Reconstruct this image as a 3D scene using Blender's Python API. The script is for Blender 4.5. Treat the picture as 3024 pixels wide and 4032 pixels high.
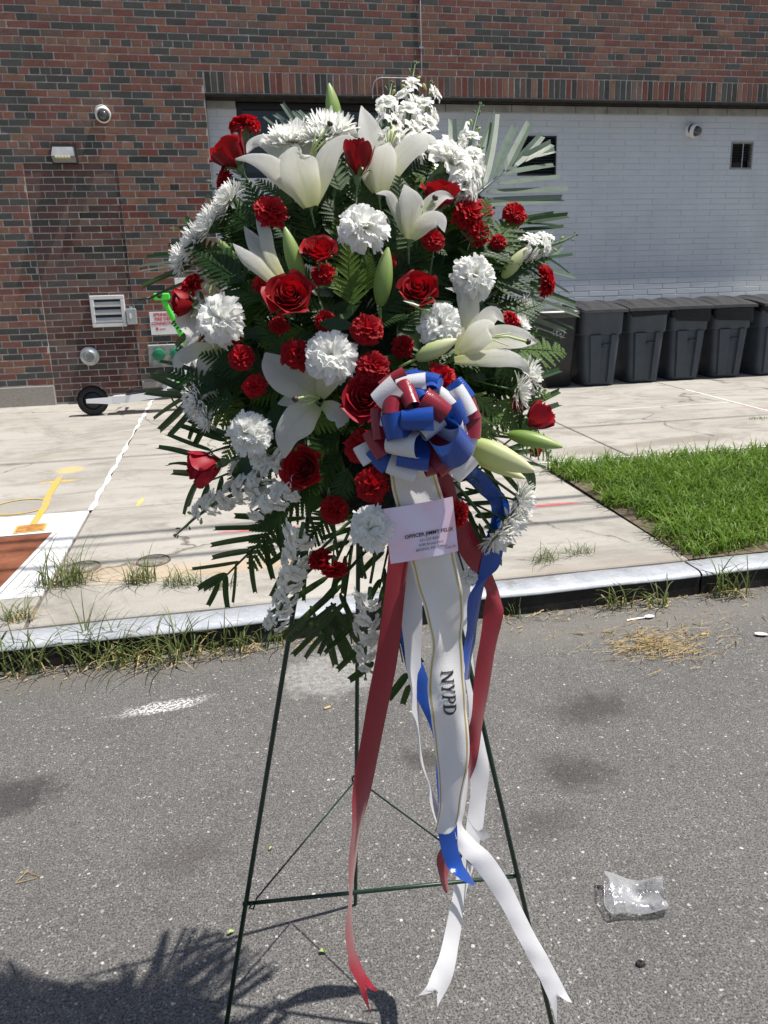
import bpy, math, random
import numpy as np
from mathutils import Vector, Matrix

sc = bpy.context.scene
for o in list(bpy.data.objects):
    bpy.data.objects.remove(o)
rad = math.radians
RNG = random.Random(11)

# ------------------------------------------------------------------ camera
CAM = np.array([0.0, 0.0, 1.3])
FPX, CXP, CYP = 2984.0, 1512.0, 2016.0        # focal length in pixels of the 3024 x 4032 photograph
PITCH, ROLL, YAW = rad(14.62), rad(2.02), rad(10.72)
cF = np.array([math.sin(YAW) * math.cos(PITCH), math.cos(YAW) * math.cos(PITCH), -math.sin(PITCH)])
_rt = np.array([math.cos(YAW), -math.sin(YAW), 0.0])
_dn = np.cross(cF, _rt)
cR = _rt * math.cos(ROLL) + _dn * math.sin(ROLL)
cD = -_rt * math.sin(ROLL) + _dn * math.cos(ROLL)
cam = bpy.data.cameras.new('camera')
cam.sensor_fit = 'VERTICAL'
cam.sensor_height = 36.0
cam.lens = 36.0 * FPX / 4032.0
cam.clip_start, cam.clip_end = 0.05, 3000
camo = bpy.data.objects.new('camera', cam)
sc.collection.objects.link(camo)
camo.matrix_world = Matrix(((cR[0], -cD[0], -cF[0], CAM[0]), (cR[1], -cD[1], -cF[1], CAM[1]), (cR[2], -cD[2], -cF[2], CAM[2]), (0, 0, 0, 1)))
sc.camera = camo

# ------------------------------------------------------------------ sky, sun, exposure
SUN_TO = Vector((0.158, -0.041, 0.366)).normalized()
world = bpy.data.worlds.new('World')
sc.world = world
world.use_nodes = True
wn = world.node_tree
sky = wn.nodes.new('ShaderNodeTexSky')
sky.sky_type = 'NISHITA'
sky.sun_disc = False
sky.sun_elevation = math.asin(SUN_TO.z)
sky.sun_rotation = math.atan2(SUN_TO.x, SUN_TO.y)
sky.air_density, sky.dust_density, sky.ozone_density = 1.0, 1.5, 1.0
bg = wn.nodes['Background']
bg.inputs['Strength'].default_value = 0.085
wn.links.new(sky.outputs[0], bg.inputs[0])
sun = bpy.data.lights.new('sun', 'SUN')
sun.energy = 5.0
sun.angle = rad(0.53)
sun.color = (1.0, 0.955, 0.89)
suno = bpy.data.objects.new('sun', sun)
sc.collection.objects.link(suno)
suno.rotation_euler = (-SUN_TO).to_track_quat('-Z', 'Y').to_euler()
suno.location = (4, -2, 9)
sc.view_settings.view_transform = 'Standard'
sc.view_settings.look = 'None'
sc.view_settings.exposure = 0.30
sc.view_settings.gamma = 1.0
sc.view_settings.use_curve_mapping = False

# ------------------------------------------------------------------ measuring helpers (pixels of the 1659 x 2212 view of the photograph)
KPX = 3024.0 / 1659.0
UPX = FPX / KPX                       # pixels per metre at one metre depth
SLOPE, KERB_Y, KERB_H, WALL_Y, WHITE_Y = 0.0588, 2.95, 0.11, 8.9, 9.12

def ray(px, py):
    return cR * ((px * KPX - CXP) / FPX) + cD * ((py * KPX - CYP) / FPX) + cF
def at_depth(px, py, d):
    return CAM + ray(px, py) * d
def at_y(px, py, y):
    v = ray(px, py)
    return CAM + v * (y / v[1])
def on_road(px, py):
    v = ray(px, py)
    return CAM + v * (-CAM[2] / v[2])
def side_z(y):
    return KERB_H + SLOPE * (y - KERB_Y)
def on_walk(px, py):
    v = ray(px, py)
    t = (KERB_H - CAM[2] - SLOPE * KERB_Y) / (v[2] - SLOPE * v[1])
    return CAM + v * t
def cdir(a, b, c):                    # right, up, towards the viewer
    v = cR * a - cD * b - cF * c
    return Vector(v / np.linalg.norm(v))
def project(p):
    v = np.asarray(p, float) - CAM
    z = v @ cF
    return ((v @ cR) / z * FPX + CXP) / KPX, ((v @ cD) / z * FPX + CYP) / KPX

# ------------------------------------------------------------------ object helpers
COL = sc.collection.objects
WM = {}

def mesh(name, verts, faces, mats=None, smooth=False, mi=None, uv=None):
    me = bpy.data.meshes.new(name)
    me.from_pydata([tuple(map(float, v)) for v in verts], [], [tuple(int(i) for i in f) for f in faces])
    if mats is not None:
        for m in (mats if isinstance(mats, (list, tuple)) else [mats]):
            me.materials.append(m)
    if mi is not None:
        me.polygons.foreach_set('material_index', np.asarray(mi, dtype=np.int32))
    if smooth:
        me.polygons.foreach_set('use_smooth', np.ones(len(me.polygons), dtype=bool))
    if uv is not None:
        lay = me.uv_layers.new(name='UVMap')
        idx = np.empty(len(me.loops), dtype=np.int32)
        me.loops.foreach_get('vertex_index', idx)
        lay.data.foreach_set('uv', np.asarray(uv, dtype=np.float32)[idx].ravel())
    me.update()
    return me

def put(name, me, parent=None, M=None):
    o = bpy.data.objects.new(name, me)
    COL.link(o)
    M = M.copy() if M is not None else Matrix.Identity(4)
    if parent is not None:
        o.parent = parent
        o.matrix_basis = WM[parent.name].inverted() @ M
    else:
        o.matrix_basis = M
    WM[o.name] = M
    return o

def tag(o, label, cat, group=None):
    o['label'] = label
    o['category'] = cat
    if group:
        o['group'] = group
    return o

def thing(name, loc, label, cat, group=None, rz=0.0):
    M = Matrix.Translation(Vector(loc)) @ Matrix.Rotation(rz, 4, 'Z')
    return tag(put(name, None, None, M), label, cat, group)

def struct(o):
    o['kind'] = 'structure'
    return o

class B:                              # collects geometry for one mesh
    def __init__(s):
        s.v, s.f, s.m, s.uv = [], [], [], []
    def add(s, v, f, m=0, uv=None):
        o = len(s.v)
        s.v += [tuple(p) for p in v]
        s.f += [tuple(i + o for i in q) for q in f]
        s.m += [m] * len(f)
        s.uv += (list(uv) if uv is not None else [(0.5, 0.5)] * len(v))
        return s
    def box(s, x0, x1, y0, y1, z0, z1, m=0):
        v = [(x, y, z) for z in (z0, z1) for y in (y0, y1) for x in (x0, x1)]
        return s.add(v, [(0, 2, 3, 1), (4, 5, 7, 6), (0, 1, 5, 4), (2, 6, 7, 3), (0, 4, 6, 2), (1, 3, 7, 5)], m)
    def cbox(s, x0, x1, y0, y1, z0, z1, c, m=0):     # box with chamfered edges
        vs = []
        for z, k in ((z0, 1), (z0 + c, 0), (z1 - c, 0), (z1, 1)):
            i = c if k else 0
            for (a, b) in ((x0 + i + c * (1 - k), y0 + i), (x1 - i - c * (1 - k), y0 + i), (x1 - i, y0 + i + c * (1 - k)), (x1 - i, y1 - i - c * (1 - k)),
                           (x1 - i - c * (1 - k), y1 - i), (x0 + i + c * (1 - k), y1 - i), (x0 + i, y1 - i - c * (1 - k)), (x0 + i, y0 + i + c * (1 - k))):
                vs.append((a, b, z))
        fs = []
        for l in range(3):
            for k in range(8):
                fs.append((l * 8 + k, l * 8 + (k + 1) % 8, l * 8 + 8 + (k + 1) % 8, l * 8 + 8 + k))
        fs.append(tuple(range(7, -1, -1)))
        fs.append(tuple(range(24, 32)))
        return s.add(vs, fs, m)
    def tube(s, pts, r, n=8, m=0, cap=True):
        pts = [np.asarray(p, float) for p in pts]
        rs = r if isinstance(r, (list, tuple)) else [r] * len(pts)
        vs, prev = [], None
        for i, p in enumerate(pts):
            t = pts[min(i + 1, len(pts) - 1)] - pts[max(i - 1, 0)]
            t = t / (np.linalg.norm(t) + 1e-12)
            if prev is None:
                a = np.array([0, 0, 1.0]) if abs(t[2]) < .9 else np.array([1.0, 0, 0])
                u = np.cross(t, a)
            else:
                u = prev - t * (prev @ t)
            u /= np.linalg.norm(u) + 1e-12
            prev = u
            w = np.cross(t, u)
            for k in range(n):
                a = 2 * math.pi * k / n
                vs.append(p + (u * math.cos(a) + w * math.sin(a)) * rs[i])
        fs = [(i * n + k, i * n + (k + 1) % n, (i + 1) * n + (k + 1) % n, (i + 1) * n + k) for i in range(len(pts) - 1) for k in range(n)]
        if cap:
            fs += [tuple(range(n - 1, -1, -1)), tuple(range((len(pts) - 1) * n, len(pts) * n))]
        return s.add(vs, fs, m)
    def lathe(s, prof, n=24, M=None, m=0):           # profile of (radius, height)
        vs = []
        for (r, z) in prof:
            for k in range(n):
                a = 2 * math.pi * k / n
                vs.append((r * math.cos(a), r * math.sin(a), z))
        if M is not None:
            vs = [tuple(M @ Vector(v)) for v in vs]
        fs = [(i * n + k, i * n + (k + 1) % n, (i + 1) * n + (k + 1) % n, (i + 1) * n + k) for i in range(len(prof) - 1) for k in range(n)]
        return s.add(vs, fs, m)
    def disc(s, c, rx, ry, n=24, m=0):
        vs = [(c[0], c[1], c[2])] + [(c[0] + rx * math.cos(2 * math.pi * k / n), c[1] + ry * math.sin(2 * math.pi * k / n), c[2]) for k in range(n)]
        return s.add(vs, [(0, 1 + k, 1 + (k + 1) % n) for k in range(n)], m)
    def mesh(s, name, mats, smooth=False, uv=False):
        return mesh(name, s.v, s.f, mats, smooth, s.m if isinstance(mats, (list, tuple)) and len(mats) > 1 else None, s.uv if uv else None)

def grid(nu, nv, fn):
    v, uv = [], []
    for j in range(nv + 1):
        for i in range(nu + 1):
            a, b = -1 + 2 * i / nu, j / nv
            v.append(fn(a, b))
            uv.append((a * .5 + .5, b))
    f = [(j * (nu + 1) + i, j * (nu + 1) + i + 1, (j + 1) * (nu + 1) + i + 1, (j + 1) * (nu + 1) + i) for j in range(nv) for i in range(nu)]
    return v, f, uv

def frame(loc, z, roll=0.0, scale=1.0):              # matrix whose Z axis is z
    z = Vector(z).normalized()
    up = Vector((0, 0, 1)) if abs(z.z) < .95 else Vector((1, 0, 0))
    x = up.cross(z).normalized()
    y = z.cross(x)
    R = Matrix((x, y, z)).transposed().to_4x4()
    return Matrix.Translation(Vector(loc)) @ R @ Matrix.Rotation(roll, 4, 'Z') @ Matrix.Scale(scale, 4)

# ------------------------------------------------------------------ materials
class Mt:
    def __init__(s, name):
        s.m = bpy.data.materials.new(name)
        s.m.use_nodes = True
        s.t = s.m.node_tree
        s.b = s.t.nodes['Principled BSDF']
        s.out = s.t.nodes['Material Output']
        s._c = {}
    def n(s, kind, **kw):
        x = s.t.nodes.new('ShaderNode' + kind)
        for k, v in kw.items():
            if k in ('operation', 'blend_type', 'data_type', 'feature', 'distance', 'attribute_name', 'uv_map', 'interpolation', 'clamp_factor'):
                setattr(x, k, v)
        return x
    def lk(s, a, b):
        s.t.links.new(a, b)
    def coord(s, kind='pos'):
        if kind not in s._c:
            if kind == 'pos':
                s._c[kind] = s.n('NewGeometry').outputs['Position']
            elif kind == 'rnd':
                s._c[kind] = s.n('ObjectInfo').outputs['Random']
            else:
                s._c[kind] = s.n('TexCoord').outputs[{'obj': 'Object', 'uv': 'UV', 'gen': 'Generated'}[kind]]
        return s._c[kind]
    def noise(s, scale, detail=4, rough=.55, vec='pos', dist=0.0, stretch=None):
        x = s.n('TexNoise')
        v = s.coord(vec)
        if stretch:
            mp = s.n('Mapping')
            mp.inputs['Scale'].default_value = stretch
            s.lk(v, mp.inputs['Vector'])
            v = mp.outputs[0]
        s.lk(v, x.inputs['Vector'])
        x.inputs['Scale'].default_value = scale
        x.inputs['Detail'].default_value = detail
        x.inputs['Roughness'].default_value = rough
        x.inputs['Distortion'].default_value = dist
        return x.outputs['Fac']
    def voro(s, scale, out='Distance', vec='pos', feature='F1'):
        x = s.n('TexVoronoi', feature=feature)
        s.lk(s.coord(vec), x.inputs['Vector'])
        x.inputs['Scale'].default_value = scale
        return x.outputs[out]
    def ramp(s, fac, stops, const=False):
        x = s.n('ValToRGB')
        cr = x.color_ramp
        if const:
            cr.interpolation = 'CONSTANT'
        while len(cr.elements) < len(stops):
            cr.elements.new(.5)
        for e, (p, c) in zip(cr.elements, stops):
            e.position = p
            e.color = (*c, 1) if len(c) == 3 else c
        s.lk(fac, x.inputs[0])
        return x.outputs[0]
    def g(s, fac, lo, hi):
        return s.ramp(fac, [(lo, (0, 0, 0)), (hi, (1, 1, 1))])
    def mix(s, a, b, fac, mode='MIX'):
        x = s.n('Mix', data_type='RGBA', blend_type=mode)
        for k, val in ((0, fac), (6, a), (7, b)):
            if isinstance(val, (int, float)):
                x.inputs[k].default_value = val
            elif isinstance(val, tuple):
                x.inputs[k].default_value = (*val, 1)
            else:
                s.lk(val, x.inputs[k])
        return x.outputs[2]
    def math(s, op, a, b=None):
        x = s.n('Math', operation=op)
        for k, val in ((0, a), (1, b)):
            if val is None:
                continue
            if isinstance(val, (int, float)):
                x.inputs[k].default_value = val
            else:
                s.lk(val, x.inputs[k])
        return x.outputs[0]
    def sep(s, vec):
        x = s.n('SeparateXYZ')
        s.lk(vec, x.inputs[0])
        return x.outputs
    def col(s, c):
        if isinstance(c, tuple):
            s.b.inputs['Base Color'].default_value = (*c, 1)
        else:
            s.lk(c, s.b.inputs['Base Color'])
        s._col = c
        return s
    def set(s, rough=None, metal=None, spec=None, coat=None, sheen=None):
        for k, v in (('Roughness', rough), ('Metallic', metal), ('Specular IOR Level', spec), ('Coat Weight', coat), ('Sheen Weight', sheen)):
            if v is None:
                continue
            if isinstance(v, (int, float)):
                s.b.inputs[k].default_value = v
            else:
                s.lk(v, s.b.inputs[k])
        return s
    def bump(s, h, strength=.3, dist=.002):
        x = s.n('Bump')
        x.inputs['Strength'].default_value = strength
        x.inputs['Distance'].default_value = dist
        s.lk(h, x.inputs['Height'])
        s.lk(x.outputs[0], s.b.inputs['Normal'])
        return s
    def transl(s, amount, c=None):                   # thin petals and leaves let light through
        t = s.n('BsdfTranslucent')
        c = c if c is not None else s._col
        if isinstance(c, tuple):
            t.inputs[0].default_value = (*c, 1)
        else:
            s.lk(c, t.inputs[0])
        mx = s.n('MixShader')
        mx.inputs[0].default_value = amount
        s.lk(s.b.outputs[0], mx.inputs[1])
        s.lk(t.outputs[0], mx.inputs[2])
        s.lk(mx.outputs[0], s.out.inputs['Surface'])
        return s

def simple(name, c, rough=.6, metal=0., spec=.5, nscale=None, namt=.25, bump=None, vec='obj'):
    m = Mt(name)
    if nscale:
        f = m.noise(nscale, 5, .6, vec)
        lo = tuple(x * (1 - namt) for x in c)
        hi = tuple(min(1, x * (1 + namt)) for x in c)
        m.col(m.mix(lo, hi, m.g(f, .3, .7)))
    else:
        m.col(c)
    m.set(rough, metal, spec)
    if bump:
        m.bump(m.noise(bump[0], 4, .6, vec), bump[1], bump[2] if len(bump) > 2 else .002)
    return m.m

def blotch(m, cx, cy, rx, ry, ang=0.0, soft=.5, wob=.75, nsc=15.0):
    # mask (0..1) of an irregular patch on the ground round (cx, cy)
    mp = m.n('Mapping')
    mp.vector_type = 'TEXTURE'
    mp.inputs['Location'].default_value = (cx, cy, 0)
    mp.inputs['Rotation'].default_value = (0, 0, ang)
    mp.inputs['Scale'].default_value = (rx, ry, 1000)
    m.lk(m.coord('pos'), mp.inputs['Vector'])
    ln = m.n('VectorMath')
    ln.operation = 'LENGTH'
    m.lk(mp.outputs[0], ln.inputs[0])
    d = m.math('ADD', ln.outputs['Value'], m.math('MULTIPLY', m.math('SUBTRACT', m.noise(nsc, 5, .65), .5), wob * 2))
    return m.ramp(d, [(max(0, 1 - soft), (1, 1, 1)), (min(1, 1.0), (0, 0, 0))])

# asphalt
m = Mt('asphalt')
base = m.mix((.150, .144, .136), (.205, .197, .186), m.g(m.noise(3.0, 6, .65), .3, .72))
grit = m.noise(210, 3, .7)
base = m.mix(base, m.mix(base, (.06, .057, .054), .62), m.g(m.noise(34, 6, .75), .50, .68))
base = m.mix(base, m.mix(base, (.30, .29, .275), .45), m.g(m.noise(52, 5, .75), .54, .70))
base = m.mix(base, (.062, .060, .058), m.g(grit, .52, .38))
wob = m.n('VectorMath'); wob.operation = 'MULTIPLY_ADD'
nzc = m.n('TexNoise'); m.lk(m.coord('pos'), nzc.inputs['Vector']); nzc.inputs['Scale'].default_value = 190; nzc.inputs['Detail'].default_value = 2
m.lk(nzc.outputs['Color'], wob.inputs[0]); wob.inputs[1].default_value = (.011, .011, 0); m.lk(m.coord('pos'), wob.inputs[2])
m._c['pos2'] = wob.outputs[0]
v1 = m.voro(170, 'Color', 'pos2'); d1 = m.voro(170, 'Distance', 'pos2')
sp = m.sep(v1)
agg = m.ramp(sp[0], [(0.0, (.09, .088, .085)), (.45, (.165, .16, .152)), (.7, (.22, .212, .20)), (.92, (.27, .26, .248)), (.985, (.36, .35, .335)), (1.0, (.50, .49, .47))])
stone = m.math('MULTIPLY', m.ramp(d1, [(.0, (1, 1, 1)), (.38, (1, 1, 1)), (.52, (0, 0, 0))]), m.g(sp[1], .30, .34))
base = m.mix(base, agg, stone)
v2 = m.voro(66, 'Color', 'pos2'); d2 = m.voro(66, 'Distance', 'pos2'); s2 = m.sep(v2)
big = m.math('MULTIPLY', m.ramp(d2, [(.0, (1, 1, 1)), (.22, (1, 1, 1)), (.27, (0, 0, 0))]), m.g(s2[1], .88, .90))
base = m.mix(base, m.ramp(s2[0], [(0, (.2, .195, .18)), (1, (.6, .58, .54))]), big)
p = on_road(1280, 1530); base = m.mix(base, m.mix(base, (.040, .036, .033), .62), blotch(m, p[0], p[1], .21, .13, .1, .7))
p = on_road(1235, 1668); base = m.mix(base, m.mix(base, (.040, .036, .033), .62), blotch(m, p[0], p[1], .15, .12, -.3, .7))
p = on_road(930, 1640); base = m.mix(base, m.mix(base, (.04, .037, .034), .6), blotch(m, p[0], p[1], .12, .07, -.3, .6))
p = on_road(15, 1725); base = m.mix(base, m.mix(base, (.03, .029, .029), .66), blotch(m, p[0], p[1], .17, .13, .3, .5))
p = on_road(400, 1850); base = m.mix(base, m.mix(base, (.07, .060, .054), .5), blotch(m, p[0], p[1], .14, .10, .3, .8))
p = on_road(1180, 1780); base = m.mix(base, m.mix(base, (.05, .045, .042), .5), blotch(m, p[0], p[1], .16, .08, .3, .8))
p = on_road(730, 1450); base = m.mix(base, m.mix(base, (.36, .35, .33), .8), m.math('MULTIPLY', blotch(m, p[0], p[1], .24, .20, .3, .3, .6, 14), m.g(m.noise(45, 5, .7), .32, .55)))
p = on_road(352, 1527)
base = m.mix(base, (.72, .71, .69), m.math('MULTIPLY', blotch(m, p[0], p[1], .20, .045, .12, .5), m.g(m.noise(90, 4, .7), .46, .54)))
base = m.mix(base, m.mix(base, (.21, .195, .17), .6), m.ramp(m.math('ADD', m.sep(m.coord('pos'))[1], m.math('MULTIPLY', m.noise(7, 4, .6), .35)), [(0, (0, 0, 0)), (.49, (0, 0, 0)), (1, (1, 1, 1))]) if False else blotch(m, 1.6, 2.75, 1.6, .26, -.02, .8))
base = m.mix(base, m.mix(base, (.16, .145, .125), .7), blotch(m, -.9, 2.84, 1.3, .16, 0, .8))
m.col(base).set(m.ramp(stone, [(0, (.9, .9, .9)), (1, (.55, .55, .55))]), None, .35)
m.bump(m.math('ADD', grit, m.math('MULTIPLY', stone, .6)), .8, .003)
M_ASPH = m.m

# concrete pavement
m = Mt('concrete')
P = m.coord('pos'); xyz = m.sep(P)
base = m.mix((.335, .315, .282), (.46, .435, .39), m.g(m.noise(1.6, 6, .65, stretch=(.6, 1.6, 1)), .28, .72))
base = m.mix(base, (.245, .22, .185), m.math('MULTIPLY', m.g(m.noise(3.2, 7, .7, stretch=(.6, 1.5, 1), dist=.8), .50, .66), .8))
base = m.mix(base, (.20, .18, .155), m.math('MULTIPLY', m.g(m.noise(140, 3, .6), .60, .72), .55))
base = m.mix(base, (.52, .49, .44), m.math('MULTIPLY', m.g(m.noise(60, 4, .7), .58, .74), .45))
for (px, py, rx, ry, ang, c, k) in ((1480, 950, .75, .13, .12, (.27, .24, .205), .8), (1290, 972, .35, .16, .0, (.27, .24, .205), .8), (1380, 962, .5, .05, .1, (.3, .27, .23), .7),
                                    (40, 1095, .5, .22, 0, (.30, .275, .24), .7), (430, 1230, .9, .12, 0, (.50, .38, .25), .6), (200, 1232, .5, .08, 0, (.42, .31, .21), .6),
                                    (60, 990, 1.0, .10, 0, (.33, .30, .26), .6), (120, 1040, .45, .07, .05, (.30, .27, .23), .7), (120, 925, .8, .12, 0, (.36, .32, .27), .5),
                                    (1420, 1210, 1.2, .08, 0, (.34, .30, .25), .6), (1330, 925, .7, .1, 0, (.38, .34, .29), .6)):
    q = on_walk(px, py)
    base = m.mix(base, m.mix(base, c, k), blotch(m, q[0], q[1], rx, ry, ang, .5, .4, 6))
cw_ = m.n('TexVoronoi', feature='DISTANCE_TO_EDGE'); cwv = m.n('VectorMath'); cwv.operation = 'MULTIPLY_ADD'; cwn = m.n('TexNoise'); m.lk(m.coord('pos'), cwn.inputs['Vector']); cwn.inputs['Scale'].default_value = 3.0; cwn.inputs['Detail'].default_value = 5
m.lk(cwn.outputs['Color'], cwv.inputs[0]); cwv.inputs[1].default_value = (.55, .55, 0); m.lk(m.coord('pos'), cwv.inputs[2]); m.lk(cwv.outputs[0], cw_.inputs['Vector']); cw_.inputs['Scale'].default_value = .42
base = m.mix(base, (.13, .115, .095), m.math('MULTIPLY', m.ramp(cw_.outputs['Distance'], [(0, (1, 1, 1)), (.0035, (.6, .6, .6)), (.006, (0, 0, 0))]), m.g(m.noise(1.7, 4, .6), .48, .56)))
base = m.mix(base, m.mix(base, (.20, .185, .16), .55), m.g(m.noise(.9, 8, .72, dist=1.2), .52, .66))
base = m.mix(base, m.mix(base, (.18, .165, .14), .6), m.g(m.noise(9, 7, .8, dist=.5), .60, .72))
# sprayed survey marks
for (px, py, rx, ry, ang, c, k) in ((560, 1143, .27, .035, 0, (.62, .06, .07), .75), (1195, 1090, .19, .035, 0, (.62, .06, .07), .75), (1640, 880, .3, .05, -.2, (.55, .2, .17), .45),
                                    (303, 1084, .018, .10, -.1, (.75, .55, .08), .8), (150, 1015, .12, .12, .2, (.72, .52, .1), .55), (125, 1040, .15, .04, .1, (.75, .52, .05), .6)):
    q = on_walk(px, py)
    base = m.mix(base, c, m.math('MULTIPLY', m.math('MULTIPLY', blotch(m, q[0], q[1], rx, ry, ang, .4, .3, 12), k), m.g(m.noise(30, 5, .7), .3, .55)))
m.col(base).set(.9, None, .3)
m.bump(m.math('ADD', m.noise(120, 4, .7), m.math('MULTIPLY', m.noise(9, 4, .6), .8)), .5, .004)
M_CONC = m.m

# white painted slab with worn spots
m = Mt('white_paint')
base = m.mix((.56, .57, .585), (.68, .68, .685), m.g(m.noise(24, 5, .7), .3, .6))
base = m.mix(base, (.50, .47, .42), m.math('MULTIPLY', m.g(m.noise(12, 7, .75), .56, .66), .8))
m.col(base).set(.75, None, .3).bump(m.noise(70, 4, .7), .6, .004)
M_WPAINT = m.m
m = Mt('yellow_paint'); m.col(m.mix((.62, .42, .04), (.40, .35, .24), m.g(m.noise(25, 5, .7), .42, .62))).set(.7); M_YPAINT = m.m
m = Mt('sealant'); m.col(m.mix((.82, .82, .80), (.55, .52, .47), m.g(m.noise(20, 5, .7), .5, .7))).set(.7).bump(m.noise(40, 3), .5, .004); M_SEAL = m.m
M_GAP = simple('joint_dirt', (.16, .14, .115), .95, nscale=20, namt=.5, vec='pos')
m = Mt('rust_plate'); m.col(m.mix((.15, .045, .022), (.30, .11, .05), m.g(m.noise(7, 7, .7), .35, .7))).set(.75, .1).bump(m.noise(50, 4), .3); M_RUST = m.m
m = Mt('rust_lid'); m.col(m.mix((.30, .11, .03), (.55, .28, .06), m.g(m.noise(22, 6, .7), .35, .65))).set(.85).bump(m.noise(60, 4), .7, .004); M_RUSTLID = m.m
M_IRON = simple('cast_iron', (.26, .24, .21), .7, .2, nscale=25, namt=.4, bump=(60, .5), vec='pos')
M_IRONRIM = simple('cast_iron_rim', (.17, .12, .09), .8, .1, nscale=20, namt=.4, vec='pos')

# kerb: galvanised nosing, dark dirty face
m = Mt('kerb_steel')
base = m.mix((.34, .365, .40), (.47, .49, .52), m.g(m.noise(9, 5, .6), .35, .65))
base = m.mix(base, (.20, .17, .14), m.math('MULTIPLY', m.g(m.noise(5, 7, .75, dist=.6), .58, .68), .6))
base = m.mix(base, (.66, .67, .68), m.math('MULTIPLY', m.g(m.noise(26, 6, .75, stretch=(1, 3, 1)), .56, .62), .6))
m.col(base).set(.55, .08, .4).bump(m.noise(60, 4), .3)
M_KERB = m.m
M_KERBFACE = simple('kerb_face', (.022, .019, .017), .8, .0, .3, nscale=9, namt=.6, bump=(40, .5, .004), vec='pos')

# brick
def brick_mat(name, c, var=.25):
    m = Mt(name)
    a = tuple(x * (1 - var) for x in c); b = tuple(min(1, x * (1 + var)) for x in c)
    base = m.mix(a, b, m.g(m.noise(26, 5, .7), .3, .7))
    rn = m.coord('rnd')
    base = m.mix(base, m.mix(base, (.5, .46, .42), .12), rn)
    base = m.mix(base, (.42, .39, .36), m.math('MULTIPLY', m.g(m.noise(75, 4, .75), .60, .76), .45))
    base = m.mix(base, tuple(x * .45 for x in c), m.math('MULTIPLY', m.g(m.noise(2.1, 4, .6), .5, .75), .45))
    m.col(base).set(.85, None, .3).bump(m.noise(110, 4, .7), .5, .003)
    return m.m
BRK = [brick_mat('brick_clay', tuple(x * (.86 if max(c) > .1 else .74) for x in c)) for c in ((.180, .056, .034), (.205, .074, .044), (.165, .042, .029), (.195, .086, .050), (.135, .052, .042), (.041, .043, .039), (.048, .055, .053), (.036, .036, .033), (.225, .108, .064), (.130, .074, .055))]
BRK_DARK = [brick_mat('brick_infill', tuple(x * .84 for x in c)) for c in ((.092, .027, .021), (.080, .024, .019), (.105, .034, .025), (.062, .031, .024), (.031, .027, .024), (.120, .060, .040), (.075, .046, .036))]
m = Mt('mortar')
base = m.mix((.31, .295, .275), (.43, .41, .385), m.g(m.noise(15, 6, .7), .3, .7))
base = m.mix(base, (.62, .60, .57), m.math('MULTIPLY', m.g(m.noise(3.5, 6, .75, dist=1.2), .56, .62), .7))
m.col(base).set(.95, None, .2).bump(m.noise(160, 4, .7), .5, .002)
M_MORT = m.m
m = Mt('white_brick')
base = m.mix((.535, .56, .59), (.61, .63, .655), m.g(m.noise(2.2, 6, .6), .3, .7))
base = m.mix(base, (.45, .47, .49), m.math('MULTIPLY', m.g(m.noise(1.1, 6, .65, dist=.6, stretch=(1, 1, .5)), .5, .72), .55))
base = m.mix(base, (.45, .45, .43), m.math('MULTIPLY', m.g(m.noise(40, 5, .7), .64, .76), .3))
base = m.mix(base, (.55, .46, .36), m.math('MULTIPLY', m.g(m.noise(5.5, 5, .6, stretch=(1, 1, .25)), .66, .76), .5))
m.col(base).set(.6, None, .3).bump(m.noise(90, 3, .6), .12, .001)
M_WBRICK = m.m
M_WMORT = simple('white_mortar', (.47, .495, .525), .85, nscale=6, namt=.14, bump=(120, .3), vec='pos')
m = Mt('stone_base'); m.col(m.mix((.25, .225, .20), (.36, .325, .29), m.g(m.noise(60, 5, .75), .35, .65))).set(.9).bump(m.noise(90, 4, .7), .6, .003); M_STONE = m.m
M_LINTEL = simple('lintel_steel', (.035, .033, .03), .7, .3, nscale=12, namt=.5, vec='pos')
M_LEDGE = simple('ledge', (.30, .295, .27), .85, nscale=8, namt=.25, vec='pos')
M_BLACK = simple('black_frame', (.012, .012, .013), .4)
m = Mt('dark_glass'); m.col((.02, .024, .024)).set(.06, 0, .6); M_GLASS = m.m
M_WHITEMET = simple('white_metal', (.62, .62, .61), .45, .0, nscale=12, namt=.08)
M_GREYMET = simple('grey_metal', (.42, .43, .43), .4, .5, nscale=14, namt=.15)
M_GALV = simple('galvanised', (.42, .44, .44), .38, .7, nscale=18, namt=.25, bump=(30, .2))
M_WHITEPL = simple('white_plastic', (.75, .75, .74), .35)
m = Mt('smoked_dome'); m.col((.05, .05, .045)).set(.08, 0, .7, .5); M_DOME = m.m
m = Mt('led_lens'); m.col((.75, .72, .42)).set(.25); M_LED = m.m
M_SIGN = simple('sign_white', (.74, .72, .71), .5, nscale=8, namt=.06)
M_SIGNRED = simple('sign_red', (.62, .05, .06), .5)
M_CAPGREEN = simple('cap_green', (.015, .18, .085), .45, nscale=20, namt=.3)
M_PLATE = simple('plate_grey', (.30, .31, .29), .55, .3, nscale=14, namt=.35)
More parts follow.
